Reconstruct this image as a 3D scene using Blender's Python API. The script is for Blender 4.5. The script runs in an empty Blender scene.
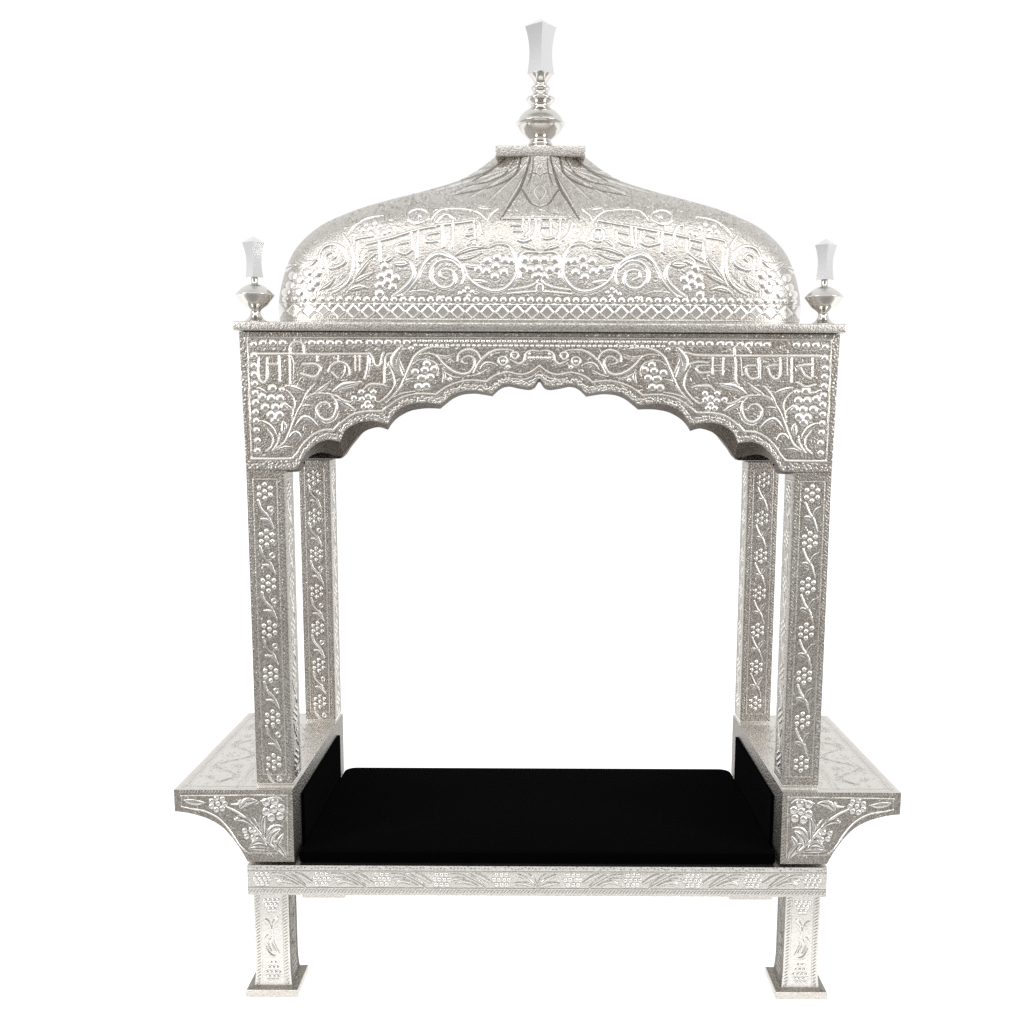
import bpy, math, random
import numpy as np
from mathutils import Matrix, Vector

random.seed(4)
rng = np.random.default_rng(7)
S = 0.001                      # everything below is written in millimetres
GZ = 620.0                     # camera-height datum -> ground offset (mm)

# ------------------------------------------------------------------ camera model
D = 1100.0
TH = math.atan(0.145)
F = D * math.cos(TH)
CX, CY = 538.5, 415 + F * math.tan(TH)
ROLL = math.radians(0.25)

def unroll(p):
    """photo pixel -> level drawing coordinates"""
    dx, dy = p[0] - CX, p[1] - CY
    return (CX + dx * math.cos(ROLL) + dy * math.sin(ROLL), CY - dx * math.sin(ROLL) + dy * math.cos(ROLL))

def inv(px, py, Y):
    """level drawing coordinates -> X, Z (mm) on the plane at depth Y"""
    u = (px - CX) / F
    v = -(py - CY) / F
    t = (Y + D) / (math.cos(TH) + v * math.sin(TH))
    return t * u, t * (-math.sin(TH) + v * math.cos(TH))

def proj(X, Y, Z):
    dep = (Y + D) * math.cos(TH) - Z * math.sin(TH)
    return CX + F * X / dep, CY - F * ((Y + D) * math.sin(TH) + Z * math.cos(TH)) / dep

# ------------------------------------------------------------------ relief drawing
class Canvas:
    """height field for chased and embossed sheet metal"""
    def __init__(s, x0, y0, x1, y1, res):
        s.x0, s.y0, s.res = x0, y0, res
        s.w = int((x1 - x0) * res) + 2
        s.h = int((y1 - y0) * res) + 2
        s.H = np.zeros((s.h, s.w), np.float32)
        s.G = np.zeros((s.h, s.w), np.float32)
        s.wk = 1.0
    def _win(s, ax, ay, bx, by, r):
        i0 = max(0, int((min(ax, bx) - r - s.x0) * s.res)); i1 = min(s.w, int((max(ax, bx) + r - s.x0) * s.res) + 2)
        j0 = max(0, int((min(ay, by) - r - s.y0) * s.res)); j1 = min(s.h, int((max(ay, by) + r - s.y0) * s.res) + 2)
        if i1 <= i0 or j1 <= j0: return None
        gx = s.x0 + np.arange(i0, i1) / s.res
        gy = s.y0 + np.arange(j0, j1) / s.res
        return i0, i1, j0, j1, gx[None, :], gy[:, None]
    def seg(s, a, b, ra, rb, h, neg=False, flat=False):
        W = s._win(a[0], a[1], b[0], b[1], max(ra, rb))
        if W is None: return
        i0, i1, j0, j1, gx, gy = W
        dx, dy = b[0] - a[0], b[1] - a[1]
        L = dx * dx + dy * dy + 1e-9
        t = np.clip(((gx - a[0]) * dx + (gy - a[1]) * dy) / L, 0, 1)
        d2 = (gx - a[0] - t * dx) ** 2 + (gy - a[1] - t * dy) ** 2
        r = ra + (rb - ra) * t
        q = np.clip(1 - d2 / (r * r + 1e-9), 0, 1)
        v = (h * q ** (0.5 if flat else 0.85)).astype(np.float32)
        if neg: s.G[j0:j1, i0:i1] = np.maximum(s.G[j0:j1, i0:i1], v)
        else: s.H[j0:j1, i0:i1] = np.maximum(s.H[j0:j1, i0:i1], v)
    def stroke(s, pts, w=2.0, h=None, ends=(0.6, 0.6), neg=False, sm=True):
        pts = [tuple(map(float, p)) for p in pts]
        if len(pts) > 2 and sm:
            P = [pts[0]] + pts + [pts[-1]]; out = []
            for k in range(1, len(P) - 2):
                p0, p1, p2, p3 = map(np.array, P[k - 1:k + 3])
                n = max(3, int(np.hypot(*(p2 - p1)) / 0.9))
                for t in np.arange(n) / n:
                    out.append(0.5 * (2 * p1 + (p2 - p0) * t + (2 * p0 - 5 * p1 + 4 * p2 - p3) * t * t + (3 * p1 - p0 - 3 * p2 + p3) * t ** 3))
            out.append(np.array(pts[-1])); pts = out
        n = len(pts) - 1; w = w * s.wk
        h = h if h is not None else min(1.8, 0.6 * w)
        def wd(t): return w / 2 * (ends[0] + (1 - ends[0]) * min(1, t * 3)) * (ends[1] + (1 - ends[1]) * min(1, (1 - t) * 3))
        for k in range(n):
            s.seg(pts[k], pts[k + 1], wd(k / n), wd((k + 1) / n), h, neg)
    def leaf(s, pts, w, h=1.2, rib=True, peak=0.45):
        """a leaf blade along pts, pointed at both ends"""
        P = [np.array(p, float) for p in pts]
        if len(P) == 2: P = [P[0], (P[0] + P[1]) / 2 + np.array([-(P[1] - P[0])[1], (P[1] - P[0])[0]]) * 0.07, P[1]]
        if len(P) == 3:
            c = [((1 - t) ** 2) * P[0] + 2 * t * (1 - t) * (2 * P[1] - (P[0] + P[2]) / 2) + t * t * P[2] for t in np.linspace(0, 1, 15)]
        else:
            c = []
            Q = [P[0]] + P + [P[-1]]
            for k in range(1, len(Q) - 2):
                for t in np.arange(6) / 6:
                    p0, p1, p2, p3 = Q[k - 1:k + 3]
                    c.append(0.5 * (2 * p1 + (p2 - p0) * t + (2 * p0 - 5 * p1 + 4 * p2 - p3) * t * t + (3 * p1 - p0 - 3 * p2 + p3) * t ** 3))
            c.append(P[-1])
        n = len(c) - 1; w = w * (1 + (s.wk - 1) * .8)
        def r(t):
            return max(0.25, w / 2 * math.sin(math.pi * t ** (math.log(0.5) / math.log(peak))) ** 0.8)
        for k in range(n): s.seg(c[k], c[k + 1], r(k / n), r((k + 1) / n), h, flat=False)
        if rib and w > 2.6: s.stroke([c[1], c[n // 2], c[-2]], 0.8, 0.7, neg=True)
    def bead(s, p, r, h=None, ry=None):
        W = s._win(p[0], p[1], p[0], p[1], r)
        if W is None: return
        i0, i1, j0, j1, gx, gy = W
        q = np.clip(1 - ((gx - p[0]) ** 2 + (gy - p[1]) ** 2) / (r * r), 0, 1)
        v = ((h or 0.8 * r) * q ** 0.72).astype(np.float32)
        s.H[j0:j1, i0:i1] = np.maximum(s.H[j0:j1, i0:i1], v)
    def lozenge(s, p, a, up, dn, h):
        W = s._win(p[0], p[1], p[0], p[1], max(a, up, dn))
        if W is None: return
        i0, i1, j0, j1, gx, gy = W
        dy = gy - p[1]
        q = np.clip(1 - np.abs(gx - p[0]) / a - np.where(dy < 0, -dy / up, dy / dn), 0, 1)
        s.H[j0:j1, i0:i1] = np.maximum(s.H[j0:j1, i0:i1], (h * np.minimum(q * 1.7, 0.62)).astype(np.float32))
    def ring(s, p, r, w, h=None, ry=None):
        ry = ry or r
        s.stroke([(p[0] + r * math.cos(a), p[1] + ry * math.sin(a)) for a in np.linspace(0, 2 * math.pi, 17)], w, h, ends=(1, 1))
    def bunch(s, p, r, k=1.0, n=7):
        s.bead(p, r)
        for i in range(n - 1):
            a = math.radians(90 + i * 360 / (n - 1))
            s.bead((p[0] + k * 2.25 * r * math.cos(a), p[1] + k * 2.35 * r * math.sin(a)), r)
    def finish(s, moat=0.42, outline_shade=0.45):
        H = s.H
        k = max(2, int(1.6 * s.res))
        def blur(A, k):
            for ax in (0, 1):
                pad = [(0, 0), (0, 0)]; pad[ax] = (k + 1, k)
                c = np.cumsum(np.pad(A, pad, mode='edge'), axis=ax, dtype=np.float64)
                A = (np.take(c, range(2 * k + 1, c.shape[ax]), axis=ax) - np.take(c, range(0, c.shape[ax] - 2 * k - 1), axis=ax)) / (2 * k + 1)
            return A
        B = blur(H, k)
        g = np.clip(s.G / 0.5, 0, 1)
        s.R = np.clip(H / 0.5, 0, 1).astype(np.float32) * (1 - g) - g
        # shade painted in as a thin dark outline round every raised form
        b2 = blur((H > 0.25).astype(np.float32), max(1, int(0.7 * s.res)))
        out = np.clip(b2 * 3, 0, 1) * (H < 0.12)
        s.R = np.where(out > 0, np.minimum(s.R, -outline_shade * out), s.R).astype(np.float32)
        s.H = (H - moat * B - s.G).astype(np.float32)
        return s
    def sample(s, px, py, what='H'):
        A = s.H if what == 'H' else s.R
        x = np.clip((px - s.x0) * s.res, 0, s.w - 1.001); y = np.clip((py - s.y0) * s.res, 0, s.h - 1.001)
        i = x.astype(int); j = y.astype(int); fx = x - i; fy = y - j
        return (A[j, i] * (1 - fx) * (1 - fy) + A[j, i + 1] * fx * (1 - fy) + A[j + 1, i] * (1 - fx) * fy + A[j + 1, i + 1] * fx * fy)

def T(o, pts, mir=False):
    """coordinates traced on an enlarged view (origin and scale o) -> drawing coordinates"""
    r = []
    for p in pts:
        q = unroll((o[0] + p[0] / o[2], o[1] + p[1] / o[2]))
        r.append((2 * CX - q[0], q[1]) if mir else q)
    return r

k10 = 10.24
A_ = (240, 330, k10); B_ = (240, 395, k10); C_ = (330, 330, k10); D_ = (330, 385, k10); E_ = (420, 330, k10); F_ = (500, 330, k10)
G_ = (660, 330, k10); H_ = (745, 330, k10)

# ------------------------------------------------------------------ valance drawing
arch_segments = [
    [(246, 470), (270, 470), (292, 469.6), (297.6, 467.3), (302.5, 458.5), (308.4, 450.7), (316.2, 443.8), (326, 440.2), (333, 440.3), (340.3, 441.8)],
    [(340.3, 441.8), (344.6, 431.9), (351.5, 426), (361.3, 422.1), (372, 421.1), (380, 422.2), (387.6, 424.2)],
    [(387.6, 424.2), (390.8, 418.8), (396.4, 411.4), (406, 405.5), (417.9, 403), (430, 403.2), (440, 404.8)],
    [(440, 404.8), (445.4, 400.4), (452.2, 395.4), (462, 391.5), (474.7, 390.8), (484, 392.2), (491.8, 394.1)],
    [(491.8, 394.1), (495.2, 390.3), (500, 386), (507.9, 383.8), (519.5, 386.0), (529.3, 387.1), (534.4, 384.5), (538.5, 378.6)],
]
rear_segments = [     # the rear edge of the same arch: the lining splays downwards towards the columns
    [(246, 472), (270, 472), (292, 471.8), (299.5, 469.5), (305, 461.5), (311.4, 455.5), (320, 452.5), (328, 453.5), (336, 455.6), (343.5, 455.6)],
    [(343.5, 455.6), (351, 445), (358, 436.5), (367, 430.3), (376.6, 427.4), (382, 427.8), (388.2, 429.8)],
    [(388.2, 429.8), (391.8, 424), (398.4, 417.4), (409.4, 411.4), (421, 408.9), (431, 408.4), (440.5, 408.8)],
    [(440.5, 408.8), (446.4, 403.9), (453.6, 398.6), (463, 394.8), (475, 393.8), (484.6, 395), (492.4, 396.4)],
    [(492.4, 396.4), (496, 392.9), (501, 388.9), (508.4, 386.7), (519.8, 388.9), (529.3, 390.1), (534.6, 388), (538.5, 382.2)],
]
def smooth_pts(pts, n):
    P = [np.array(p, float) for p in pts]; P = [2 * P[0] - P[1]] + P + [2 * P[-1] - P[-2]]; out = []
    for k in range(1, len(P) - 2):
        p0, p1, p2, p3 = P[k - 1:k + 3]
        for t in np.arange(n) / n:
            out.append(0.5 * (2 * p1 + (p2 - p0) * t + (2 * p0 - 5 * p1 + 4 * p2 - p3) * t * t + (3 * p1 - p0 - 3 * p2 + p3) * t ** 3))
    return out
def arch_curve(segs, npseg=16):
    c = []
    for sg in segs:
        c += smooth_pts([unroll(p) for p in sg], npseg)
    c.append(np.array(unroll(segs[-1][-1]))); c[-1][0] = CX
    c[0][0] = unroll((246, 470))[0]
    L = np.array(c)
    R = L[::-1][1:].copy(); R[:, 0] = 2 * CX - R[:, 0]
    return np.vstack([L, R])

def draw_valance():
    c = Canvas(236, 328, 842, 478, 2.6); c.wk = 1.22
    def both(fn, o, pts, *a, **k):
        for m in (False, True): getattr(c, fn)(T(o, pts, m), *a, **k)
    # frame line and scalloped line
    for m in (False, True):
        c.stroke(T(A_, [(85, 80), (600, 78), (1024, 76)], m) + [(CX, unroll((538, 337.6))[1])], 1.5, 1.0, sm=False)
        c.stroke(T(A_, [(80, 82), (100, 768)], m) + T(B_, [(122, 652)], m), 1.5, 1.0, sm=False)
        c.stroke(T(B_, [(122, 652), (300, 653), (520, 652), (550, 635), (590, 590), (640, 510), (720, 430), (800, 380), (880, 357), (960, 355)], m), 1.7, 1.2, ends=(1, 1))
        c.stroke(T(B_, [(960, 355), (1024, 285)], m) , 1.7, 1.2, ends=(1, 1))
        c.stroke(T(D_, [(35, 472), (80, 420), (160, 350), (250, 295), (350, 272), (450, 268), (535, 268)], m), 1.7, 1.2, ends=(1, 1))
        c.stroke(T(D_, [(535, 268), (600, 215), (700, 145), (800, 105), (900, 88), (1024, 92)], m) + T(E_, [(165, 660)], m), 1.7, 1.2, ends=(1, 1))
        c.stroke(T(E_, [(165, 660), (260, 590), (360, 545), (460, 520), (560, 515), (680, 530)], m), 1.7, 1.2, ends=(1, 1))
        c.stroke(T(E_, [(680, 530), (760, 470), (850, 440), (910, 432)], m) + T(F_, [(180, 452), (260, 450), (340, 415), (394, 370)], m), 1.7, 1.2, ends=(1, 1))
        c.stroke(T(F_, [(150, 500), (250, 505), (340, 472), (394, 425)], m), 1.1, 0.7)
        # beads
        for p in ((138, 150), (142, 265), (140, 370), (143, 460), (148, 555), (155, 650), (160, 745)): c.bead(T(A_, [p], m)[0], 3.6, 2.2)
        for p in ((155, 90), (160, 180), (165, 270), (170, 365), (180, 470), (178, 575)): c.bead(T(B_, [p], m)[0], 3.4, 2.1)
        for x in (235, 335, 435, 735, 825, 920, 1010): c.bead(T(A_, [(x, 134)], m)[0], 3.8, 2.3)
        for x in (200, 290, 405, 500, 598, 690, 785): c.bead(T(C_, [(x, 129)], m)[0], 3.9, 2.2)
        x = 413.0
        while x < 538:
            for yy, r in ((341.0, 1.9), (345.4, 1.7)):
                q = (x + (1.6 if yy > 343 else 0), yy + 0.5)
                c.bead((2 * CX - q[0], q[1]) if m else q, r, 1.1)
            x += 5.3
    # corner spray
    both('stroke', B_, [(270, 578), (330, 520), (335, 440), (290, 365), (250, 310)], 1.8)
    both('stroke', B_, [(330, 570), (390, 490), (405, 400)], 1.8)
    for m in (False, True):
        c.stroke(T(B_, [(340, 565), (450, 490), (505, 390), (550, 270), (590, 170), (650, 75)], m) + T(A_, [(700, 680), (780, 650), (870, 652)], m), 2.2, 1.4)
        c.stroke(T(A_, [(640, 745), (690, 645), (762, 560)], m), 2.2)
        c.stroke(T(A_, [(890, 645), (990, 680)], m) + T(C_, [(60, 672), (130, 720), (215, 737), (250, 700)], m), 2.0)
        c.stroke(T(B_, [(920, 120), (890, 82), (830, 82), (782, 140), (800, 215), (870, 258), (945, 238), (985, 165), (985, 80), (940, 15)], m) + T(A_, [(880, 650)], m), 2.6, 1.6)
        c.stroke(T(B_, [(770, 160), (800, 240), (880, 290), (980, 250)], m) + T(D_, [(95, 270)], m), 1.2)
        c.stroke(T(A_, [(480, 620), (540, 690), (562, 768)], m) + T(B_, [(552, 160), (535, 260)], m), 1.6)
    both('leaf', B_, [(205, 262), (310, 330), (378, 425)], 4.6, 1.6)
    both('leaf', B_, [(440, 400), (452, 330), (440, 270)], 5.6, 1.6)
    both('leaf', B_, [(555, 335), (640, 238), (725, 255), (805, 325)], 4.4, 1.6)
    both('leaf', B_, [(485, 465), (540, 398), (595, 395), (632, 445)], 3.8, 1.5)
    both('leaf', B_, [(385, 558), (460, 540), (545, 538)], 2.9, 1.3)
    both('leaf', B_, [(585, 205), (645, 125), (745, 115)], 3.4, 1.4)
    both('leaf', B_, [(450, 90), (520, 150), (530, 220)], 3.4, 1.2)
    both('leaf', A_, [(765, 642), (850, 600), (928, 525)], 4.2, 1.5)
    both('leaf', A_, [(465, 570), (560, 600), (655, 622)], 4.6, 1.5)
    both('leaf', A_, [(175, 590), (225, 625), (275, 645)], 4.0, 1.3)
    both('leaf', D_, [(65, 150), (160, 205), (250, 250)], 5.0, 1.5)
    for m in (False, True):
        for p in ((330, 600), (225, 690), (318, 705), (410, 705), (428, 612)): c.bead(T(A_, [p], m)[0], 4.4 if p[0] != 428 else 3.0, 2.6)
        for p in ((255, 130), (362, 132), (452, 120), (315, 208), (402, 208), (355, 258)): c.bead(T(B_, [p], m)[0], 4.4, 2.6)
    # second spray
    both('leaf', C_, [(25, 635), (130, 575), (225, 560), (325, 533)], 6.2, 1.5)
    for m in (False, True):
        for p in ((245, 700), (320, 637), (390, 682), (445, 640), (325, 712), (440, 702), (385, 748), (412, 790), (345, 790)): c.bead(T(C_, [p], m)[0], 3.1, 1.9)
    both('stroke', C_, [(352, 605), (390, 567), (440, 555), (540, 562), (578, 578)], 2.6)
    both('stroke', C_, [(452, 715), (500, 738), (560, 702), (620, 640), (662, 560), (640, 450), (600, 360)], 2.0)
    for m in (False, True):
        c.stroke(T(C_, [(580, 745), (640, 680), (720, 590), (765, 500), (820, 375), (870, 275), (940, 212), (1015, 182)], m) + T(E_, [(160, 172), (290, 182)], m), 2.9, 1.7)
        c.stroke(T(C_, [(645, 690), (740, 650), (870, 628)], m), 1.4)
    both('leaf', C_, [(745, 160), (668, 290), (690, 400), (748, 475)], 8.6, 1.8)
    both('stroke', C_, [(700, 280), (725, 350), (762, 430)], 1.3)
    both('bead', C_, [(828, 187)], 2.6) if False else None
    for m in (False, True):
        c.bead(T(C_, [(828, 187)], m)[0], 2.8)
        c.stroke(T(C_, [(850, 355), (900, 312), (980, 298)], m) + T(E_, [(60, 300), (140, 330), (185, 400), (180, 470)], m), 1.5)
        for o, p in ((C_, (872, 432)), (C_, (970, 412)), (E_, (145, 402)), (C_, (930, 492)), (E_, (28, 495)), (E_, (108, 485)), (C_, (905, 582)), (C_, (985, 578)), (E_, (70, 350))):
            c.bead(T(o, [p], m)[0], 4.0, 2.3)
    both('leaf', C_, [(735, 565), (790, 520), (885, 498)], 3.2, 1.3)
    # scroll near the middle
    both('stroke', E_, [(0, 252), (90, 240), (170, 270), (230, 340), (300, 400), (380, 440), (460, 450), (525, 420), (560, 355), (545, 290), (495, 266), (442, 290), (430, 330), (482, 346)], 2.5, 1.6)
    both('stroke', E_, [(385, 320), (395, 260), (440, 215), (510, 200), (580, 232), (622, 305)], 2.6, 1.6)
    both('leaf', E_, [(170, 250), (260, 280), (352, 242)], 3.2, 1.2)
    both('leaf', E_, [(225, 542), (250, 480), (232, 400)], 3.0, 1.2)
    both('stroke', E_, [(262, 440), (320, 475), (405, 490)], 1.4)
    both('stroke', E_, [(545, 440), (610, 330), (690, 252), (780, 206), (880, 200), (950, 212)], 2.4, 1.5)
    both('stroke', E_, [(525, 472), (600, 452), (680, 408)], 1.2)
    both('leaf', E_, [(615, 402), (690, 342), (795, 368)], 3.4, 1.3)
    for m in (False, True):
        c.ring(T(E_, [(848, 318)], m)[0], 4.2, 1.7, 1.0); c.bead(T(E_, [(848, 318)], m)[0], 2.0)
        c.ring(T(F_, [(152, 262)], m)[0], 3.4, 1.9, 1.2)
        c.bead(T(F_, [(82, 378)], m)[0], 2.4); c.bead(T(E_, [(305, 505)], m)[0], 2.4); c.bead(T(F_, [(300, 245)], m)[0], 1.6)
        for x in (300, 340, 382): c.bead(T(F_, [(x, 285)], m)[0], 2.0)
        c.stroke(T(F_, [(110, 305), (190, 345), (245, 318), (268, 245), (325, 212), (394, 218)], m), 2.4, 1.5)
    # writing, left
    def L(o, pts, w=2.4, h=1.7, sm=True): c.stroke(T(o, pts), w, h, ends=(0.85, 0.85), sm=sm)
    L(A_, [(188, 246), (1010, 250)], 2.6); L(C_, [(0, 248), (405, 244)], 2.6)
    L(A_, [(192, 290), (186, 440), (200, 515), (238, 540), (275, 500), (278, 290)]); L(A_, [(285, 352), (402, 352)], 2.2)
    L(A_, [(398, 250), (406, 400), (408, 530)]); L(A_, [(516, 560), (514, 240), (520, 160), (580, 118), (640, 150), (655, 250)], 2.6)
    L(A_, [(450, 260), (540, 300), (545, 510)], 1.4)
    L(A_, [(792, 262), (790, 320)], 2.6); L(A_, [(642, 352), (770, 352), (822, 402), (792, 465), (730, 478), (630, 450)], 2.6)
    L(C_, [(85, 255), (85, 322)], 2.4); L(C_, [(-15, 430), (15, 365), (85, 328), (150, 345), (188, 395), (200, 460)], 2.5); L(C_, [(18, 435), (72, 490)], 2.2); L(C_, [(152, 375), (155, 430), (120, 492)], 1.9)
    L(C_, [(258, 262), (260, 420)], 1.8); L(C_, [(304, 262), (304, 420)], 1.8)
    L(C_, [(400, 248), (398, 340), (385, 420), (362, 498)], 3.4); L(C_, [(402, 246), (432, 290), (450, 350), (482, 370), (516, 360), (530, 300), (546, 238)], 2.8)
    L(C_, [(555, 540), (562, 380), (566, 300), (590, 252), (645, 240)], 2.4)
    # writing, right
    L(G_, [(270, 232), (340, 252), (450, 262), (1000, 266)], 2.6); L(H_, [(130, 267), (772, 270)], 2.8)
    L(G_, [(258, 415), (295, 358), (390, 328), (490, 335)], 2.2); L(G_, [(492, 362), (410, 366), (372, 400), (405, 438), (505, 432)], 2.2)
    L(G_, [(540, 275), (540, 455)], 2.0); L(G_, [(648, 275), (642, 462)], 2.2); L(G_, [(560, 365), (620, 365)], 1.4); L(G_, [(560, 420), (620, 420)], 1.4)
    L(G_, [(762, 262), (768, 185), (828, 148), (885, 182), (925, 232)], 2.8); L(G_, [(765, 240), (778, 400), (778, 520), (805, 565)], 2.6); L(G_, [(825, 270), (838, 470)], 1.6)
    L(G_, [(865, 385), (910, 365), (970, 366)], 2.4); L(G_, [(880, 400), (890, 460), (940, 502), (1000, 490)], 2.4); L(G_, [(1010, 270), (1015, 500)], 2.2)
    L(H_, [(148, 275), (152, 500)], 2.4); L(H_, [(222, 385), (262, 365), (332, 362)], 2.4); L(H_, [(238, 400), (255, 460), (305, 502), (350, 488), (362, 420), (362, 275)], 2.5)
    L(H_, [(480, 275), (478, 540)], 2.4); L(H_, [(430, 285), (432, 470)], 1.4)
    L(H_, [(538, 375), (605, 362), (685, 360)], 2.6); L(H_, [(568, 388), (605, 462), (672, 500)], 2.6); L(H_, [(692, 275), (692, 480)], 2.2)
    L(H_, [(540, 540), (620, 585), (718, 562)], 2.6); L(H_, [(555, 628), (630, 652), (718, 640)], 2.4)
    curls(c, 1100, (256, 340, 822, 462), None, 0.4)
    for q in arch_curve(arch_segments, 24):                      # punched dots along the scalloped rim
        for _ in range(int(rng.random() < .75)): c.bead((q[0] + rng.normal(0, .8), q[1] - rng.uniform(1.4, 6.0)), rng.uniform(.7, 1.2), .6)
    for _ in range(420):
        sx = rng.choice((-1, 1)); e = rng.random()
        p = (CX + sx * rng.uniform(292.5, 299), rng.uniform(336, 468)) if e < .5 else (rng.uniform(242, 836), rng.uniform(332.5, 335.5)) if e < .85 else (CX + sx * rng.uniform(248, 290), rng.uniform(462, 468))
        c.bead(p, rng.uniform(.7, 1.3), .5)
    return c.finish()

def curls(c, n, box, test, h, radial=None, neg=False):
    """fine chased comma strokes that fill the ground, kept off the raised work"""
    for _ in range(n):
        x = rng.uniform(box[0], box[2]); y = rng.uniform(box[1], box[3])
        i = int((x - c.x0) * c.res); j = int((y - c.y0) * c.res)
        if not (2 <= i < c.w - 2 and 2 <= j < c.h - 2) or c.H[j, i] > 0.15: continue
        a = rng.uniform(0, 2 * math.pi) if radial is None else math.atan2(y - radial[1], (x - radial[0]) * .8) + rng.normal(0, .45)
        l = rng.uniform(2.0, 5.5); b = rng.normal(0, .9)
        pts = [(x + l * t * math.cos(a + b * t), y + l * t * math.sin(a + b * t)) for t in (0, .5, 1)]
        c.stroke(pts, rng.uniform(.8, 1.5), h * rng.uniform(.6, 1.3), neg=neg)

# ------------------------------------------------------------------ dome drawing
J_ = (275, 225, k10); K_ = (350, 200, k10); M_ = (350, 240, k10); N_ = (430, 190, k10); O_ = (500, 200, k10); P_ = (590, 190, k10); Q_ = (640, 200, k10)
T_ = (400, 190, 6.4); U_ = (470, 130, 7.314)
def draw_dome():
    c = Canvas(262, 140, 815, 330, 2.4); c.wk = 1.25
    def both(fn, o, pts, *a, **k):
        for m in (False, True): getattr(c, fn)(T(o, pts, m), *a, **k)
    def beads(o, pts, r, h=None, dy=0):
        for m in (False, True):
            for p in pts: c.bead(T(o, [(p[0], p[1] + dy)], m)[0], r, h)
    # outer scroll
    both('stroke', J_, [(585, 352), (622, 318), (585, 280), (528, 305), (512, 375), (560, 440), (640, 430), (710, 385), (728, 310), (690, 235), (605, 200), (510, 222), (458, 300), (452, 380), (490, 440)], 3.0, 1.8)
    both('stroke', J_, [(785, 225), (805, 350), (792, 480), (742, 590), (660, 660), (585, 698)], 2.6, 1.6)
    both('stroke', J_, [(830, 210), (842, 350), (850, 450), (820, 555)], 1.6)
    both('leaf', J_, [(455, 660), (540, 610), (615, 540)], 5.0, 1.8); both('leaf', J_, [(550, 668), (690, 610), (768, 485)], 4.8, 1.8)
    both('leaf', J_, [(800, 580), (900, 440), (1010, 310)], 5.0, 1.7); both('leaf', J_, [(790, 595), (900, 540), (1024, 480)], 4.6, 1.6); both('leaf', J_, [(740, 685), (850, 640), (950, 650)], 4.6, 1.5)
    beads(J_, [(325, 490), (430, 490), (250, 560), (345, 565), (415, 585), (365, 640), (240, 690), (150, 620), (110, 690), (180, 520)], 4.4, 2.6)
    both('leaf', J_, [(205, 350), (320, 400), (440, 345)], 6.0, 1.7); both('leaf', J_, [(90, 480), (130, 440), (215, 410)], 5.0, 1.5)
    both('stroke', J_, [(690, 90), (730, 150), (770, 215)], 2.4); both('stroke', J_, [(740, 100), (790, 30), (860, -20)], 2.2)
    # grapes and vine
    beads(M_, [(350, 295), (315, 400), (395, 370), (465, 415), (380, 455), (300, 490), (435, 510), (300, 575)], 4.2, 2.6, -26)
    both('leaf', M_, [(360, 225), (400, 190), (460, 165)], 5.0, 1.6); both('leaf', M_, [(440, 240), (530, 245), (620, 225)], 5.6, 1.7)
    both('stroke', M_, [(545, 195), (625, 245), (658, 335), (620, 425), (545, 500), (440, 575)], 3.2, 2.0)
    for m in (False, True):
        c.stroke(T(M_, [(540, 565), (610, 500), (690, 400), (735, 295), (800, 205), (890, 150), (980, 165)], m) + T(T_, [(380, 470), (412, 540), (395, 600)], m), 3.2, 2.0)
    both('stroke', T_, [(292, 568), (255, 548), (268, 512), (325, 515), (355, 565), (325, 618), (255, 622), (205, 570), (205, 505), (255, 455), (330, 455), (385, 500)], 3.2, 2.0)
    both('stroke', T_, [(150, 470), (200, 415), (260, 395), (330, 425), (380, 462)], 2.4, 1.5)
    both('leaf', T_, [(340, 425), (450, 375), (560, 372)], 4.6, 1.7); both('leaf', T_, [(350, 435), (430, 432), (530, 400)], 4.0, 1.5); both('leaf', T_, [(400, 470), (460, 492), (530, 480)], 4.4, 1.6)
    both('leaf', T_, [(420, 365), (455, 325), (500, 318)], 4.0, 1.3)
    both('stroke', T_, [(575, 365), (630, 345), (700, 362), (742, 430), (750, 530), (690, 620), (605, 648), (510, 620), (440, 565), (405, 475)], 3.2, 2.0)
    beads(T_, [(620, 445), (672, 465), (712, 470), (558, 465), (612, 503), (553, 533), (665, 540), (606, 570), (500, 520)], 3.9, 2.5, -16)
    both('leaf', T_, [(450, 580), (510, 590), (560, 590)], 4.6, 1.5)
    both('leaf', T_, [(770, 360), (820, 362), (872, 388)], 4.6, 1.7)
    beads(T_, [(800, 458), (862, 460), (918, 460), (785, 512), (832, 525), (866, 570)], 3.9, 2.5, -16)
    c.bead(T(T_, [(888, 500)])[0], 3.9, 2.5); c.bead(T(T_, [(888, 548)])[0], 3.9, 2.5)
    both('stroke', T_, [(770, 560), (765, 450), (800, 400), (885, 400)], 2.6, 1.5)
    both('stroke', T_, [(700, 638), (800, 625), (866, 600), (884, 560)], 2.2, 1.4); both('stroke', T_, [(690, 665), (800, 655), (880, 650)], 1.8, 1.1)
    both('leaf', T_, [(888, 600), (886, 630), (888, 665)], 4.6, 1.5)
    beads(T_, [(410, 650), (432, 630), (462, 652), (382, 662), (440, 678)], 2.0, 1.3)
    for q in (0, 16, 32, 48): both('stroke', M_, [(450 + q, 582), (600, 535 + q), (760, 520 + q), (872, 548 + q)], 1.1, 0.7)
    beads(M_, [(910, 590), (950, 590)], 2.0)
    # lower bands: beads, lattice, plain edge lines
    x = 0.0
    while x < 262:
        for sx in ((-1, 1) if x else (1,)):
            c.bead((CX + sx * x, 300.4), 3.2, 2.0)
        x += 9.1
    n = 18; p = 14.9
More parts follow.
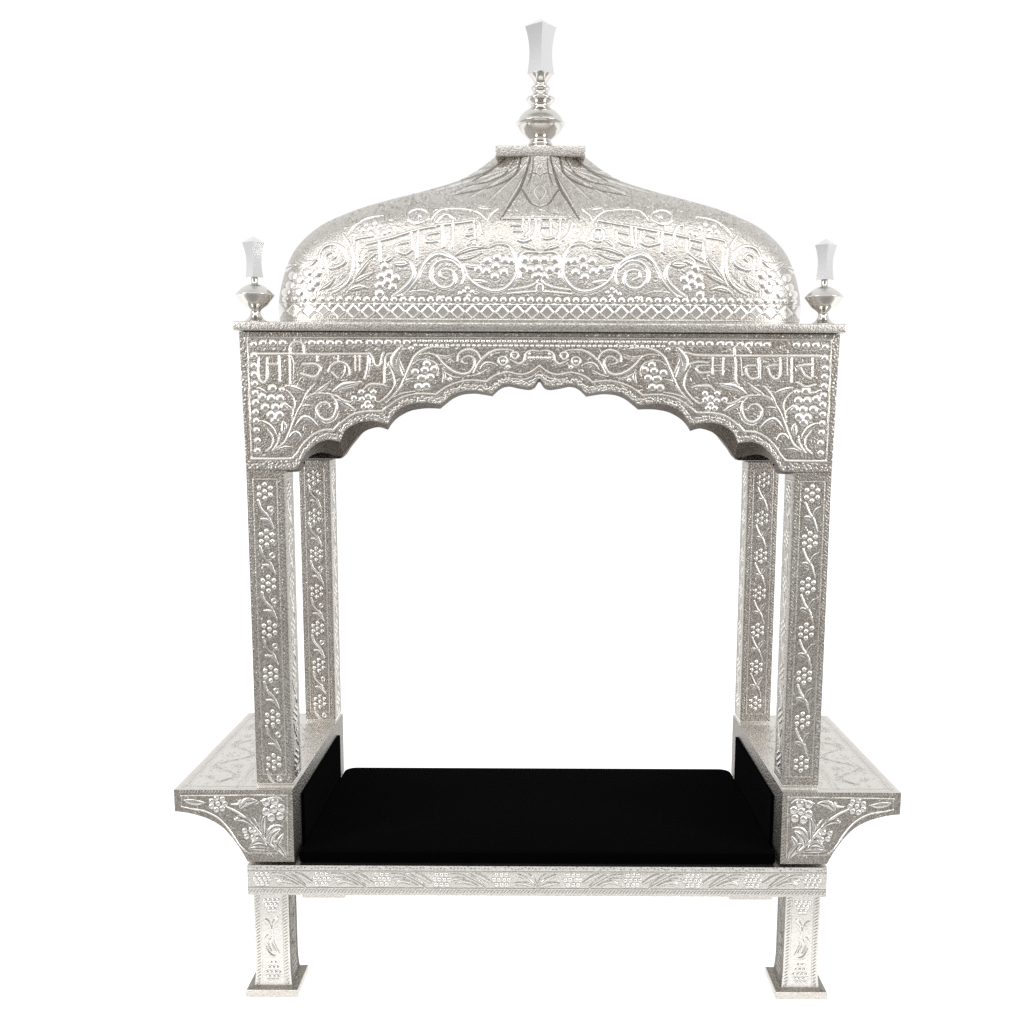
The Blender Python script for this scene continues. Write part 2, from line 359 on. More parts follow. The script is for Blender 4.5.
    for i in range(-n, n):
        a, b, m_ = CX + (i) * p, CX + (i + 1) * p, CX + (i + .5) * p
        yt, yb = 304.6, 319.0
        md = yt + 0.56 * (yb - yt)
        c.lozenge((m_, md - .4), 8.2, (md - yt) + .8, (yb - md) + 1.2, 2.9)
        c.bead((a, yt + 1.2), 2.6, 1.2)
    for yy in (305.0, 320.3): c.stroke([(262, yy), (815, yy)], 1.3, 1.0, sm=False)
    # upper scrolls and small grapes
    for m in (False, True):
        c.ring(T(K_, [(702, 158)], m)[0], 10.6, 1.7, 1.0, 6.4); c.bead(T(K_, [(712, 158)], m)[0], 2.4)
        c.stroke(T(K_, [(590, 195), (690, 240), (810, 190)], m), 2.4, 1.3)
    both('stroke', N_, [(10, 300), (95, 212), (250, 190), (400, 203), (500, 230), (580, 302)], 1.9, 1.2); both('leaf', N_, [(490, 175), (560, 180), (640, 186)], 2.6, 1.1)
    both('stroke', N_, [(580, 330), (620, 250), (700, 190)], 1.6, 1.0)
    beads(K_, [(130, 300), (205, 285), (305, 262), (215, 345), (160, 245), (250, 225), (400, 312), (350, 330)], 2.9, 1.6)
    both('stroke', K_, [(0, 325), (100, 225), (200, 180), (345, 160)], 1.8, 1.1)
    both('stroke', K_, [(30, 470), (50, 410), (130, 385), (240, 370)], 2.2, 1.2)
    # petals chased into the neck
    both('stroke', U_, [(440, 195), (425, 260), (368, 420), (300, 530), (222, 650)], 2.3, 1.15, neg=True)
    both('stroke', U_, [(372, 195), (338, 310), (250, 375), (120, 425)], 2.3, 1.15, neg=True)
    both('stroke', U_, [(255, 205), (160, 290), (20, 372)], 1.8, 0.9, neg=True)
    both('stroke', U_, [(368, 420), (405, 470), (445, 530), (508, 560)], 1.8, 0.9, neg=True)
    both('stroke', U_, [(430, 320), (470, 310), (508, 330)], 1.5, 0.7, neg=True)
    both('stroke', U_, [(120, 425), (10, 450), (-110, 470)], 1.5, 0.7, neg=True)
    both('stroke', U_, [(462, 195), (455, 300), (420, 400)], 1.3, 0.6, neg=True)
    both('stroke', U_, [(330, 200), (270, 300), (150, 370), (-30, 410)], 1.5, 0.7, neg=True)
    both('stroke', U_, [(215, 240), (110, 310), (-60, 365)], 1.5, 0.7, neg=True)
    for i in range(9):        # fine flutes between the petals
        for m in (False, True):
            x0 = 6 + i * 4.4; x1 = 14 + i * 19
            P = [(CX - x0, 161 + i * .5), (CX - (x0 * .7 + x1 * .3), 176 - i * .6), (CX - x1, 206 - i * 3.2)]
            c.stroke([(2 * CX - p[0], p[1]) if m else p for p in P], 1.1, 0.26, neg=True)
            c.stroke([((2 * CX - p[0]) if m else p[0], p[1] + 2.6) for p in P], 1.5, 0.45)
    both('stroke', U_, [(508, 250), (485, 300), (508, 360)], 1.4, 0.6); both('stroke', U_, [(508, 400), (470, 450), (508, 520)], 1.4, 0.6)
    both('stroke', U_, [(300, 235), (260, 290), (190, 330)], 1.0, 0.5)
    curls(c, 800, (285, 155, 792, 228), lambda x, y: y < 232 - 60 * ((x - CX) / 255) ** 2 * 0, 0.38, radial=(CX, 60))
    curls(c, 1300, (285, 155, 792, 226), None, 0.22, radial=(CX, 60), neg=True)
    curls(c, 700, (284, 225, 794, 298), None, 0.35)
    # writing
    def L(o, pts, w=2.4, h=1.7): c.stroke(T(o, [(q[0], q[1] - 8) for q in pts]), w, h, ends=(0.85, 0.85))
    for o, pts, w in (
        (K_, [(165, 462), (290, 430), (430, 395), (560, 352), (740, 302), (870, 280)], 2.6), (N_, [(60, 372), (280, 345), (470, 320)], 2.6),
        (K_, [(300, 425), (306, 520), (312, 640)], 2.6), (K_, [(70, 440), (75, 600), (110, 640), (130, 540)], 2.2), (K_, [(190, 520), (265, 505)], 2.2), (K_, [(160, 660), (215, 600), (265, 555)], 2.4),
        (K_, [(500, 458), (600, 438)], 2.4), (K_, [(468, 500), (505, 545), (570, 560), (632, 520)], 2.6), (K_, [(625, 335), (640, 440), (640, 520)], 2.4), (K_, [(700, 330), (690, 460), (680, 600)], 2.4),
        (K_, [(800, 362), (910, 340)], 2.4), (K_, [(752, 370), (765, 415), (800, 438), (895, 430)], 2.6), (K_, [(940, 265), (945, 380), (952, 490)], 2.6),
        (N_, [(60, 340), (105, 285), (180, 262), (250, 300)], 2.4), (N_, [(130, 360), (140, 480), (148, 585)], 2.6), (N_, [(236, 320), (232, 480), (228, 590)], 2.6),
        (N_, [(455, 400), (395, 405), (355, 445), (380, 472), (445, 462)], 2.4), (N_, [(500, 315), (515, 390), (530, 450)], 2.6), (N_, [(450, 330), (460, 480), (440, 560)], 2.2),
        (O_, [(25, 198), (350, 200)], 2.4), (O_, [(395, 200), (660, 198)], 2.4), (O_, [(110, 268), (218, 268)], 2.4), (O_, [(135, 326), (212, 326)], 2.2), (O_, [(235, 205), (232, 320)], 2.2),
        (O_, [(368, 205), (365, 310), (325, 395), (245, 432), (180, 415)], 3.0), (O_, [(300, 210), (300, 320), (250, 380)], 1.8), (O_, [(415, 285), (508, 285)], 2.4), (O_, [(520, 205), (522, 370)], 2.2),
        (O_, [(408, 210), (400, 330), (440, 395), (500, 405), (560, 385)], 2.4), (O_, [(618, 200), (612, 330), (580, 400)], 2.6), (O_, [(640, 420), (705, 350), (742, 245)], 2.6),
        (P_, [(85, 322), (250, 352), (400, 378), (690, 432), (850, 462), (1010, 498)], 2.6), (Q_, [(520, 412), (645, 442)], 2.6),
        (P_, [(285, 440), (390, 462)], 2.2), (P_, [(268, 430), (278, 505), (325, 555), (402, 572)], 2.6), (P_, [(420, 385), (432, 480), (440, 580)], 2.6), (P_, [(470, 400), (475, 590)], 1.6),
        (P_, [(575, 470), (665, 497)], 2.2), (P_, [(522, 440), (520, 535), (600, 578), (722, 552)], 2.6), (P_, [(700, 440), (705, 540)], 2.2), (P_, [(742, 445), (738, 560), (735, 630), (768, 655)], 3.0),
        (P_, [(850, 545), (890, 590)], 2.4), (P_, [(855, 545), (870, 440), (900, 385), (950, 370)], 2.8),
        (Q_, [(525, 490), (632, 520)], 2.4), (Q_, [(480, 430), (488, 530), (560, 605), (652, 648)], 2.6), (Q_, [(645, 440), (660, 560), (670, 640)], 2.2), (Q_, [(465, 635), (570, 682), (695, 706)], 3.0)):
        L(o, pts, w)
    c.ring(T(P_, [(82, 462)])[0], 6.4, 2.4, 1.7); L(P_, [(60, 350), (75, 395)], 2.2)
    return c.finish(0.55, 0.8)

# ------------------------------------------------------------------ small panels
def draw_column(variant):
    """38 x 320 mm face, y downwards"""
    c = Canvas(0, 0, 38, 322, 3.0); c.wk = 1.25
    for o, w in ((6.8, 1.55),):
        c.stroke([(o, 9), (38 - o, 9)], w, 0.9, sm=False); c.stroke([(o, 311), (38 - o, 311)], w, 0.9, sm=False)
        c.stroke([(o, 9), (o, 311)], w, 0.9, sm=False); c.stroke([(38 - o, 9), (38 - o, 311)], w, 0.9, sm=False)
    y = 3.0
    while y < 320:      # roped edge
        for x in (1.6, 34.2): c.stroke([(x, y), (x + 2.4, y + 2.0)], 1.1, 0.7, sm=False)
        y += 3.4
    y = 21.0; i = 0
    while y < 306:
        j = rng.normal(0, 0.3, 2)
        x = 18.6 + j[0]
        c.bunch((x, y), 2.4, 1.22)
        jx = rng.normal(0, .5)
        if y + 46 < 318 or variant == 0:
            if variant == 0:
                c.stroke([(x - 7, y + 8.5), (x - 4.4, y + 17), (x + 2.8, y + 25), (x + 8, y + 37)], 2.2, 1.4, ends=(1, .4))
                c.stroke([(x - 5, y + 27), (x + 1, y + 27.6), (x + 5.2, y + 33)], 1.9, 1.2)
                c.ring((x + 5.4, y + 17.5), 2.2, 1.7, 1.0)
                if i % 2: c.leaf([(x - 4, y + 12), (x - 0.5, y + 20), (x + 5, y + 22)], 2.6, 1.2)
            else:
                c.stroke([(x - 6.5, y + 9), (x - 2.4, y + 18), (x + 3, y + 26), (x + 7, y + 38)], 2.0, 1.3, ends=(1, .4))
                c.leaf([(x + 2, y + 23), (x + 4.4, y + 17), (x + 9, y + 12.5)], 3.6, 1.4); c.leaf([(x - 7.5, y + 23.5), (x - 2, y + 24), (x + 3.4, y + 29)], 3.8, 1.4)
        y += 46.1; i += 1
    curls(c, 150, (8.5, 11, 29.5, 309), None, 0.4)
    for q in range(260): c.bead((rng.choice((4.6, 33.4)) + rng.normal(0, .5), rng.uniform(3, 318)), rng.uniform(.6, 1.0), .4)
    return c.finish()

I_ = (165, 700, 5.39)
def draw_bracket():
    c = Canvas(170, 780, 302, 870, 3.2); c.wk = 1.3
    def b(fn, pts, *a, **k): getattr(c, fn)(T(I_, pts), *a, **k)
    b('stroke', [(85, 516), (660, 512)], 1.5, 1.0, sm=False); b('stroke', [(88, 516), (90, 575)], 1.4, 0.9, sm=False)
    b('stroke', [(90, 575), (140, 586), (215, 600), (290, 640), (350, 705), (405, 785), (450, 822)], 1.5, 1.0); b('stroke', [(450, 822), (600, 822)], 1.4, .9, sm=False)
    b('stroke', [(657, 515), (662, 840)], 1.3, 0.8, sm=False)
    for y in range(490, 860, 17): b('stroke', [(672, y), (688, y + 12)], 1.0, .5, sm=False)
    for x in range(75, 680, 16): b('stroke', [(x, 500), (x + 9, 488)], 1.0, .5, sm=False)
    b('leaf', [(105, 538), (160, 552), (220, 552)], 5.0, 1.4)
    cx_, cy_ = 285, 560
    for a in range(7):
        b2 = (cx_ + 38 * math.cos(a * .9), cy_ + 32 * math.sin(a * .9)); c.bead(T(I_, [b2])[0], 2.9, 1.7)
    c.bead(T(I_, [(cx_, cy_)])[0], 2.6, 1.6)
    b('stroke', [(325, 572), (400, 612), (470, 672), (540, 752), (608, 812)], 2.4, 1.5)
    b('leaf', [(405, 585), (440, 548), (500, 545)], 6.4, 1.7); b('stroke', [(360, 562), (392, 560), (408, 540)], 2.0)
    b('leaf', [(375, 650), (425, 640), (490, 690)], 4.6, 1.5); b('leaf', [(385, 625), (430, 640), (470, 672)], 3.0, 1.2)
    for p in ((545, 550), (592, 546), (545, 602), (585, 588), (626, 582), (572, 632), (620, 626)): c.bead(T(I_, [p])[0], 4.0, 2.3)
    b('stroke', [(515, 545), (600, 525), (640, 545)], 1.5)
    b('leaf', [(535, 735), (528, 670), (540, 620)], 4.4, 1.5); b('leaf', [(545, 742), (580, 690), (635, 680)], 4.6, 1.6); b('leaf', [(565, 780), (575, 730), (625, 695)], 6.4, 1.8)
    b('leaf', [(465, 785), (505, 758), (550, 785)], 5.6, 1.6); b('leaf', [(450, 800), (520, 800), (590, 808)], 3.6, 1.2)
    for p in ((430, 705), (465, 700), (490, 715), (440, 735), (475, 740)): c.bead(T(I_, [p])[0], 2.8, 1.7)
    curls(c, 260, (182, 798, 290, 855), None, 0.4)
    b('stroke', [(470, 630), (500, 670), (515, 700)], 1.6); b('leaf', [(585, 760), (625, 800), (655, 850)], 6.2, 1.7); b('leaf', [(640, 720), (610, 770), (612, 812)], 4.0, 1.4)
    return c.finish()

def draw_apron():
    """620 x 33 mm, x from -310, y downwards from the top edge"""
    c = Canvas(-312, 0, 312, 34, 2.6)
    for y in (6.4, 25.2): c.stroke([(-312, y), (312, y)], 1.0, 0.6, sm=False)
    x = -312
    while x < 312:
        c.stroke([(x, 30.5), (x + 3.0, 26.6)], 1.3, .9, sm=False)
        if rng.random() < .8: c.bead((x + 1, 3 + rng.normal(0, .8)), .9, .5)
        x += 3.6
    for sg in (1, -1):
        for k in range(5):
            X = (-292 + k * 63.5)
            f = lambda pts: [(sg * (X + p[0]), p[1]) for p in pts]
            for r, (n, yy) in enumerate(((3, 9.6), (4, 15), (3, 20.4))):
                for i in range(n): c.bead(f([((i - (n - 1) / 2) * 5.2 + rng.normal(0, .25), yy + rng.normal(0, .2))])[0], 2.15, 1.6)
            if k == 4: break
            c.stroke(f([(11, 9), (22, 10), (34, 16), (46, 24)]), 1.4, 1.0)
            c.leaf(f([(15, 20), (24, 16.5), (38, 22)]), 3.0, 1.2); c.leaf(f([(24, 8.6), (33, 12), (46, 22)]), 4.0, 1.4); c.leaf(f([(36, 8), (44, 12), (53, 18)]), 3.4, 1.3)
            c.leaf(f([(12, 14), (18, 13.5), (25, 14)]), 2.4, 1.0)
        c.leaf([(sg * 2, 22), (sg * 9, 15), (sg * 20, 9)], 3.4, 1.4); c.leaf([(sg * 3, 23), (sg * 12, 19), (sg * 24, 19)], 3.2, 1.3); c.leaf([(sg * 1, 24), (sg * 3, 15), (sg * 9, 8.5)], 2.8, 1.2)
    return c.finish(0.5, 0.7)

def draw_leg(m):
    c = Canvas(0, 0, 38, 110, 3.2)
    y = 2
    while y < 108:
        for x in (2.2, 32.6): c.stroke([(x, y + 2.2), (x + 3, y)], 1.1, .8, sm=False)
        y += 3.5
    for x in (6.6, 31.2): c.stroke([(x, 3), (x, 104)], .8, .5, sm=False)
    def g(p): return (38 - p[0], p[1]) if m else p
    for n, yy in ((4, 8), (3, 13), (2, 18)):
        for i in range(n): c.bead(g((19 + (i - (n - 1) / 2) * 4.8, yy)), 2.1, 1.6)
    c.leaf([g((11, 29)), g((14, 31)), g((17, 35))], 3, 1.5); c.leaf([g((26, 27)), g((23, 29.5)), g((20, 34))], 3, 1.5)
    c.stroke([g((16, 34)), g((19, 42)), g((19.5, 52)), g((22, 60)), g((26, 68))], 1.5, 1.1); c.stroke([g((21, 33)), g((19, 42))], 1.3, 1)
    c.leaf([g((14, 47)), g((12.5, 55)), g((18, 66))], 2.8, 1.4); c.leaf([g((19, 49)), g((17.5, 56)), g((23, 66))], 2.6, 1.4); c.leaf([g((12, 60)), g((15, 68)), g((22, 71))], 2.8, 1.4)
    for n, yy in ((2, 79), (3, 84.5), (4, 90), (3, 95)):
        for i in range(n): c.bead(g((18.6 + (i - (n - 1) / 2) * 4.6, yy)), 2.05, 1.5)
    return c.finish(0.5, 0.7)

def draw_shelf():
    """shelf top: x across (0 = outer edge), y from front to back"""
    c = Canvas(0, 0, 126, 302, 2.0)
    for x in (5, 12, 62, 68): c.stroke([(x, 4), (x, 298)], 1.4, .8, sm=False)
    for y in (5, 11): c.stroke([(4, y), (122, y)], 1.4, .8, sm=False)
    y = 6.0
    while y < 296:
        c.stroke([(6.5, y), (10.5, y + 3)], 1.1, .6, sm=False); c.stroke([(63.2, y + 3), (66.8, y)], 1.1, .6, sm=False); y += 4.6
    y = 24; k = 1
    while y < 285:
        c.stroke([(37 + k * 14 * math.sin(t * 1.57), y + t * 20) for t in (0, .5, 1, 1.5, 2)], 1.8, 1.2)
        for j in range(3):
            c.leaf([(37 + k * 12, y + 10 + j * 6), (37 + k * (20 + rng.normal(0, 2)), y + 12 + j * 8), (37 + k * (13 + rng.normal(0, 3)), y + 24 + j * 7)], 3.4, 1.0)
        c.ring((37 - k * 10, y + 18), 4.2, 1.6, 1.0); c.bunch((37 - k * 10, y + 18), 1.3)
        c.leaf([(95, y), (88, y + 9), (84 + rng.normal(0, 3), y + 20)], 3.2, .9); c.leaf([(96, y + 4), (104, y + 14), (106, y + 25)], 3.2, .9); c.stroke([(90, y + 30), (96, y + 18), (100, y + 2)], 1.4, .8)
        y += 38; k = -k
    curls(c, 420, (14, 14, 120, 292), None, 0.5)
    return c.finish(.5, .3)

# ------------------------------------------------------------------ mesh building
class MB:
    def __init__(s): s.V = []; s.Fq = []; s.R = []; s.M = []; s.n = 0; s.slot = 0
    def grid(s, P, R=None, wrap=False, flip=False):
        """P: rows x cols x 3 in mm"""
        r, c = P.shape[:2]
        idx = np.arange(r * c).reshape(r, c) + s.n
        if wrap: idx = np.concatenate([idx, idx[:, :1]], axis=1)
        q = np.stack([idx[:-1, :-1], idx[:-1, 1:], idx[1:, 1:], idx[1:, :-1]], -1).reshape(-1, 4)
        if flip: q = q[:, ::-1]
        s.V.append(P.reshape(-1, 3)); s.Fq.append(q); s.M.append(np.full(len(q), s.slot, np.int32))
        s.R.append(np.zeros(r * c) if R is None else np.asarray(R, float).reshape(-1)); s.n += r * c
    def quad(s, a, b, c, d, relief=0.0):
        s.grid(np.array([[a, b], [d, c]], float), np.full((2, 2), relief))
    def box(s, x0, x1, y0, y1, z0, z1, skip='', relief=0.0):
        f = {'-y': ((x0, y0, z0), (x1, y0, z0), (x1, y0, z1), (x0, y0, z1)), '+y': ((x1, y1, z0), (x0, y1, z0), (x0, y1, z1), (x1, y1, z1)),
             '-x': ((x0, y1, z0), (x0, y0, z0), (x0, y0, z1), (x0, y1, z1)), '+x': ((x1, y0, z0), (x1, y1, z0), (x1, y1, z1), (x1, y0, z1)),
             '+z': ((x0, y0, z1), (x1, y0, z1), (x1, y1, z1), (x0, y1, z1)), '-z': ((x0, y1, z0), (x1, y1, z0), (x1, y0, z0), (x0, y0, z0))}
        for k, v in f.items():
            if k not in skip.split(): s.quad(*v, relief=relief)
    def build(s, name, mat, parent=None, smooth=True, origin=(0, 0, 0)):
        V = np.vstack(s.V) - np.array(origin, float); Q = np.vstack(s.Fq).astype(np.int32)
        me = bpy.data.meshes.new(name)
        me.vertices.add(len(V)); me.vertices.foreach_set('co', (V * S).astype(np.float32).ravel())
        me.loops.add(Q.size); me.loops.foreach_set('vertex_index', Q.ravel())
        me.polygons.add(len(Q)); me.polygons.foreach_set('loop_start', np.arange(0, Q.size, 4, dtype=np.int32))
        me.polygons.foreach_set('use_smooth', np.full(len(Q), smooth, bool))
        at = me.attributes.new('relief', 'FLOAT', 'POINT'); at.data.foreach_set('value', np.concatenate(s.R).astype(np.float32))
        for mm in (mat if isinstance(mat, (list, tuple)) else [mat]): me.materials.append(mm)
        me.polygons.foreach_set('material_index', np.concatenate(s.M))
        me.update(calc_edges=True); me.validate()
        o = bpy.data.objects.new(name, me); bpy.context.scene.collection.objects.link(o)
        o.parent = parent
        o.location = Vector(origin) * S
        return o

def face_grid(x0, x1, z0, z1, step, place, canvas, cm, gain=1.0):
    """rectangular relief panel; place(a, b, h) -> xyz arrays, cm(a, b) -> canvas coordinates; a rows top to bottom"""
    na = max(2, int(abs(x1 - x0) / step) + 1); nb = max(2, int(abs(z1 - z0) / step) + 1)
    a, b = np.meshgrid(np.linspace(x0, x1, na), np.linspace(z0, z1, nb))
    cx, cy = cm(a, b)
    h = canvas.sample(cx, cy) * gain; r = canvas.sample(cx, cy, 'R')
    h[0, :] = h[-1, :] = 0; h[:, 0] = h[:, -1] = 0
    return np.stack(place(a, b, h), -1), r

def lathe(mb, prof, cx, cy, z0=0, n=48, relief=1.0):
    pr = np.array(prof, float)
    ang = np.linspace(0, 2 * np.pi, n, endpoint=False)
    P = np.stack([cx + pr[:, 0][:, None] * np.cos(ang), cy + pr[:, 0][:, None] * np.sin(ang), z0 + pr[:, 1][:, None] + 0 * ang], -1)
    mb.grid(P, np.full(P.shape[:2], relief), wrap=True)

def bevel_box(mb, x0, x1, y0, y1, z0, z1, r=1.2, relief=0.0):
    """box with rounded top and bottom rims"""
    cs = [(x0 + r, y0 + r, -math.pi, -math.pi / 2), (x1 - r, y0 + r, -math.pi / 2, 0), (x1 - r, y1 - r, 0, math.pi / 2), (x0 + r, y1 - r, math.pi / 2, math.pi)]
    def ringpts(inset, z):
        out = []
        for cx, cy, a0, a1 in cs:
            for a in np.linspace(a0, a1, 5): out.append((cx + (r - inset) * math.cos(a), cy + (r - inset) * math.sin(a), z))
        return out
    rows = []
    for a in np.linspace(0, math.pi / 2, 5): rows.append(ringpts(r * (1 - math.sin(a)) * .98, z0 + r * (1 - math.cos(a))))
    for a in np.linspace(0, math.pi / 2, 5): rows.append(ringpts(r * (1 - math.cos(a)) * .98, z1 - r * (1 - math.sin(a))))
    P = np.array(rows)
    mb.grid(P, np.full(P.shape[:2], relief), wrap=True)
    mb.box(x0 + r * .98, x1 - r * .98, y0 + r * .98, y1 - r * .98, z0, z1, skip='-x +x -y +y', relief=relief)

# ------------------------------------------------------------------ materials
def new_mat(name):
    m = bpy.data.materials.new(name); m.use_nodes = True
    nt = m.node_tree; b = nt.nodes['Principled BSDF']
    return m, nt, b

def silver(name, ground, raised, rough_g, rough_r, grain, bump, tint=0.10, pitc=0.55):
    m, nt, b = new_mat(name); N = nt.nodes; L = nt.links
    at = N.new('ShaderNodeAttribute'); at.attribute_name = 'relief'
    tc = N.new('ShaderNodeTexCoord')
    big = N.new('ShaderNodeTexNoise'); big.inputs['Scale'].default_value = 14; big.inputs['Detail'].default_value = 4
    L.new(tc.outputs['Object'], big.inputs['Vector'])
    mix = N.new('ShaderNodeMix'); mix.data_type = 'RGBA'; mix.inputs['A'].default_value = (*ground, 1); mix.inputs['B'].default_value = (*raised, 1)
    L.new(at.outputs['Fac'], mix.inputs['Factor'])
    hsv = N.new('ShaderNodeMix'); hsv.data_type = 'RGBA'; hsv.blend_type = 'MULTIPLY'; hsv.inputs['B'].default_value = (0.80, 0.755, 0.69, 1)
    mr = N.new('ShaderNodeMapRange'); mr.inputs['From Min'].default_value = .42; mr.inputs['From Max'].default_value = .72; mr.inputs['To Max'].default_value = tint * 4
    L.new(big.outputs['Fac'], mr.inputs['Value']); L.new(mr.outputs['Result'], hsv.inputs['Factor']); L.new(mix.outputs['Result'], hsv.inputs['A'])
    b.inputs['Metallic'].default_value = 1.0
    rm = N.new('ShaderNodeMapRange'); rm.inputs['To Min'].default_value = rough_g; rm.inputs['To Max'].default_value = rough_r
    L.new(at.outputs['Fac'], rm.inputs['Value']); L.new(rm.outputs['Result'], b.inputs['Roughness'])
    # punched stipple on the ground of the pattern
    vo = N.new('ShaderNodeTexVoronoi'); vo.inputs['Scale'].default_value = 1000 / grain
    no = N.new('ShaderNodeTexNoise'); no.inputs['Scale'].default_value = 1000 / (grain * 1.5); no.inputs['Detail'].default_value = 2
    L.new(tc.outputs['Object'], vo.inputs['Vector']); L.new(tc.outputs['Object'], no.inputs['Vector'])
    ad = N.new('ShaderNodeMath'); ad.operation = 'ADD'; L.new(vo.outputs['Distance'], ad.inputs[0]); L.new(no.outputs['Fac'], ad.inputs[1])
    pit = N.new('ShaderNodeMapRange'); pit.inputs['From Min'].default_value = .75; pit.inputs['From Max'].default_value = 1.25; L.new(ad.outputs[0], pit.inputs['Value'])
    inv_ = N.new('ShaderNodeMath'); inv_.operation = 'SUBTRACT'; inv_.inputs[0].default_value = 1.0; L.new(at.outputs['Fac'], inv_.inputs[1])
    pf = N.new('ShaderNodeMath'); pf.operation = 'MULTIPLY'; L.new(pit.outputs['Result'], pf.inputs[0]); L.new(inv_.outputs[0], pf.inputs[1])
    pm = N.new('ShaderNodeMix'); pm.data_type = 'RGBA'; pm.blend_type = 'MULTIPLY'; pm.inputs['B'].default_value = (pitc, pitc * .97, pitc * .93, 1)
    L.new(pf.outputs[0], pm.inputs['Factor']); L.new(hsv.outputs['Result'], pm.inputs['A'])
    gr = N.new('ShaderNodeMapRange'); gr.inputs['From Min'].default_value = 0.0; gr.inputs['From Max'].default_value = -1.0; L.new(at.outputs['Fac'], gr.inputs['Value'])
    gm = N.new('ShaderNodeMix'); gm.data_type = 'RGBA'; gm.blend_type = 'MULTIPLY'; gm.inputs['B'].default_value = (.52, .497, .47, 1)     # tarnish in engraved lines, painted shade in the outlines
    L.new(gr.outputs['Result'], gm.inputs['Factor']); L.new(pm.outputs['Result'], gm.inputs['A']); L.new(gm.outputs['Result'], b.inputs['Base Color'])
    st = N.new('ShaderNodeMapRange'); st.inputs['To Min'].default_value = bump; st.inputs['To Max'].default_value = bump * 0.16
    L.new(at.outputs['Fac'], st.inputs['Value'])
    bp = N.new('ShaderNodeBump'); bp.inputs['Distance'].default_value = grain * 0.0007
    L.new(st.outputs['Result'], bp.inputs['Strength']); L.new(ad.outputs[0], bp.inputs['Height']); L.new(bp.outputs['Normal'], b.inputs['Normal'])
    return m

M_sil = silver('embossed_silver', (0.58, 0.553, 0.517), (0.90, 0.885, 0.86), 0.40, 0.29, 1.7, 0.29, 0.10, 0.64)
M_dome = silver('embossed_dome_silver', (0.70, 0.685, 0.66), (0.90, 0.89, 0.87), 0.38, 0.29, 1.6, 0.21, 0.08, 0.74)
M_soft = silver('bright_silver', (0.86, 0.85, 0.83), (0.90, 0.89, 0.87), 0.30, 0.26, 1.5, 0.12, 0.05, 0.88)
M_top = silver('plain_silver', (0.82, 0.805, 0.78), (0.86, 0.85, 0.83), 0.38, 0.30, 1.3, 0.15, 0.05, 0.86)
M_dark = silver('shaded_silver', (0.33, 0.315, 0.295), (0.40, 0.385, 0.36), 0.45, 0.4, 2.0, 0.6, 0.08)  # darker copy of the silver, paints in shade and dark reflections
M_lin = silver('brown_lining', (0.17, 0.143, 0.12), (0.2, 0.17, 0.14), 0.5, 0.5, 1.8, 0.9, 0.1, 0.5)  # even dark brown for arch linings, valance backs and ceiling board
M_pol = silver('turned_silver', (0.70, 0.685, 0.655), (0.70, 0.685, 0.655), 0.2, 0.16, 1.2, 0.03, 0.05)

M_vel, nt, b = new_mat('black_velvet')
b.inputs['Base Color'].default_value = (0.0012, 0.0012, 0.0016, 1); b.inputs['Roughness'].default_value = 1.0; b.inputs['Specular IOR Level'].default_value = 0.0
b.inputs['Sheen Weight'].default_value = 0.012; b.inputs['Sheen Roughness'].default_value = 0.4
tc = nt.nodes.new('ShaderNodeTexCoord'); no = nt.nodes.new('ShaderNodeTexNoise'); no.inputs['Scale'].default_value = 900; bp = nt.nodes.new('ShaderNodeBump'); bp.inputs['Distance'].default_value = .0006
nt.links.new(tc.outputs['Object'], no.inputs['Vector']); nt.links.new(no.outputs['Fac'], bp.inputs['Height']); nt.links.new(bp.outputs['Normal'], b.inputs['Normal'])

M_cry, nt, b = new_mat('polished_crystal')
b.inputs['Base Color'].default_value = (0.76, 0.763, 0.768, 1); b.inputs['Roughness'].default_value = 0.14; b.inputs['Metallic'].default_value = 0.7; b.inputs['Transmission Weight'].default_value = 0.0; b.inputs['IOR'].default_value = 1.45

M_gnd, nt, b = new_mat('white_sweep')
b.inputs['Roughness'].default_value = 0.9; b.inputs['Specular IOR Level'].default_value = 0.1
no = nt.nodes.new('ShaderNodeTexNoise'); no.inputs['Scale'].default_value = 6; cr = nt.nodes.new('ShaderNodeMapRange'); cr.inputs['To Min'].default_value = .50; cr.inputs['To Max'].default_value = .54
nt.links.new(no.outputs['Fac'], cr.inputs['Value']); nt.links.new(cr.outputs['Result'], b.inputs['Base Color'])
b.inputs['Emission Color'].default_value = (1, 1, 1, 1); b.inputs['Emission Strength'].default_value = 0.86      # added glow, washes the shadows out of the white floor

# ------------------------------------------------------------------ the canopy
root = bpy.data.objects.new('canopy_throne', None)
bpy.context.scene.collection.objects.link(root)
root.location = (0, 0.149, 0)
root['label'] = 'embossed silver domed canopy throne with scalloped arch, four pillars and side shelves'
root['category'] = 'canopy throne'
RO = np.array([0, 149.0, 0])

def put(mb, name, mat, parent=root, label=None, origin=None, **k):
    """origin in the working frame (Z from camera height)"""
    o = origin if origin is not None else np.mean(np.vstack(mb.V), axis=0)
    ob = mb.build(name, mat, None, origin=tuple(o), **k)
    w = Vector((o[0], o[1], o[2] + GZ)) * S
    ob.parent = parent
    base = Vector(parent['wpos']) if 'wpos' in parent else Vector((0, 0.149, 0))
    ob.location = w - base
    POS[ob.name] = w
    if label: ob['label'] = label
    return ob
POS = {}
def put_on(mb, name, mat, parent, **k):
    o = np.mean(np.vstack(mb.V), axis=0)
    ob = mb.build(name, mat, None, origin=tuple(o), **k)
    w = Vector((o[0], o[1], o[2] + GZ)) * S
    ob.parent = parent; ob.location = w - POS[parent.name]; POS[ob.name] = w
    return ob

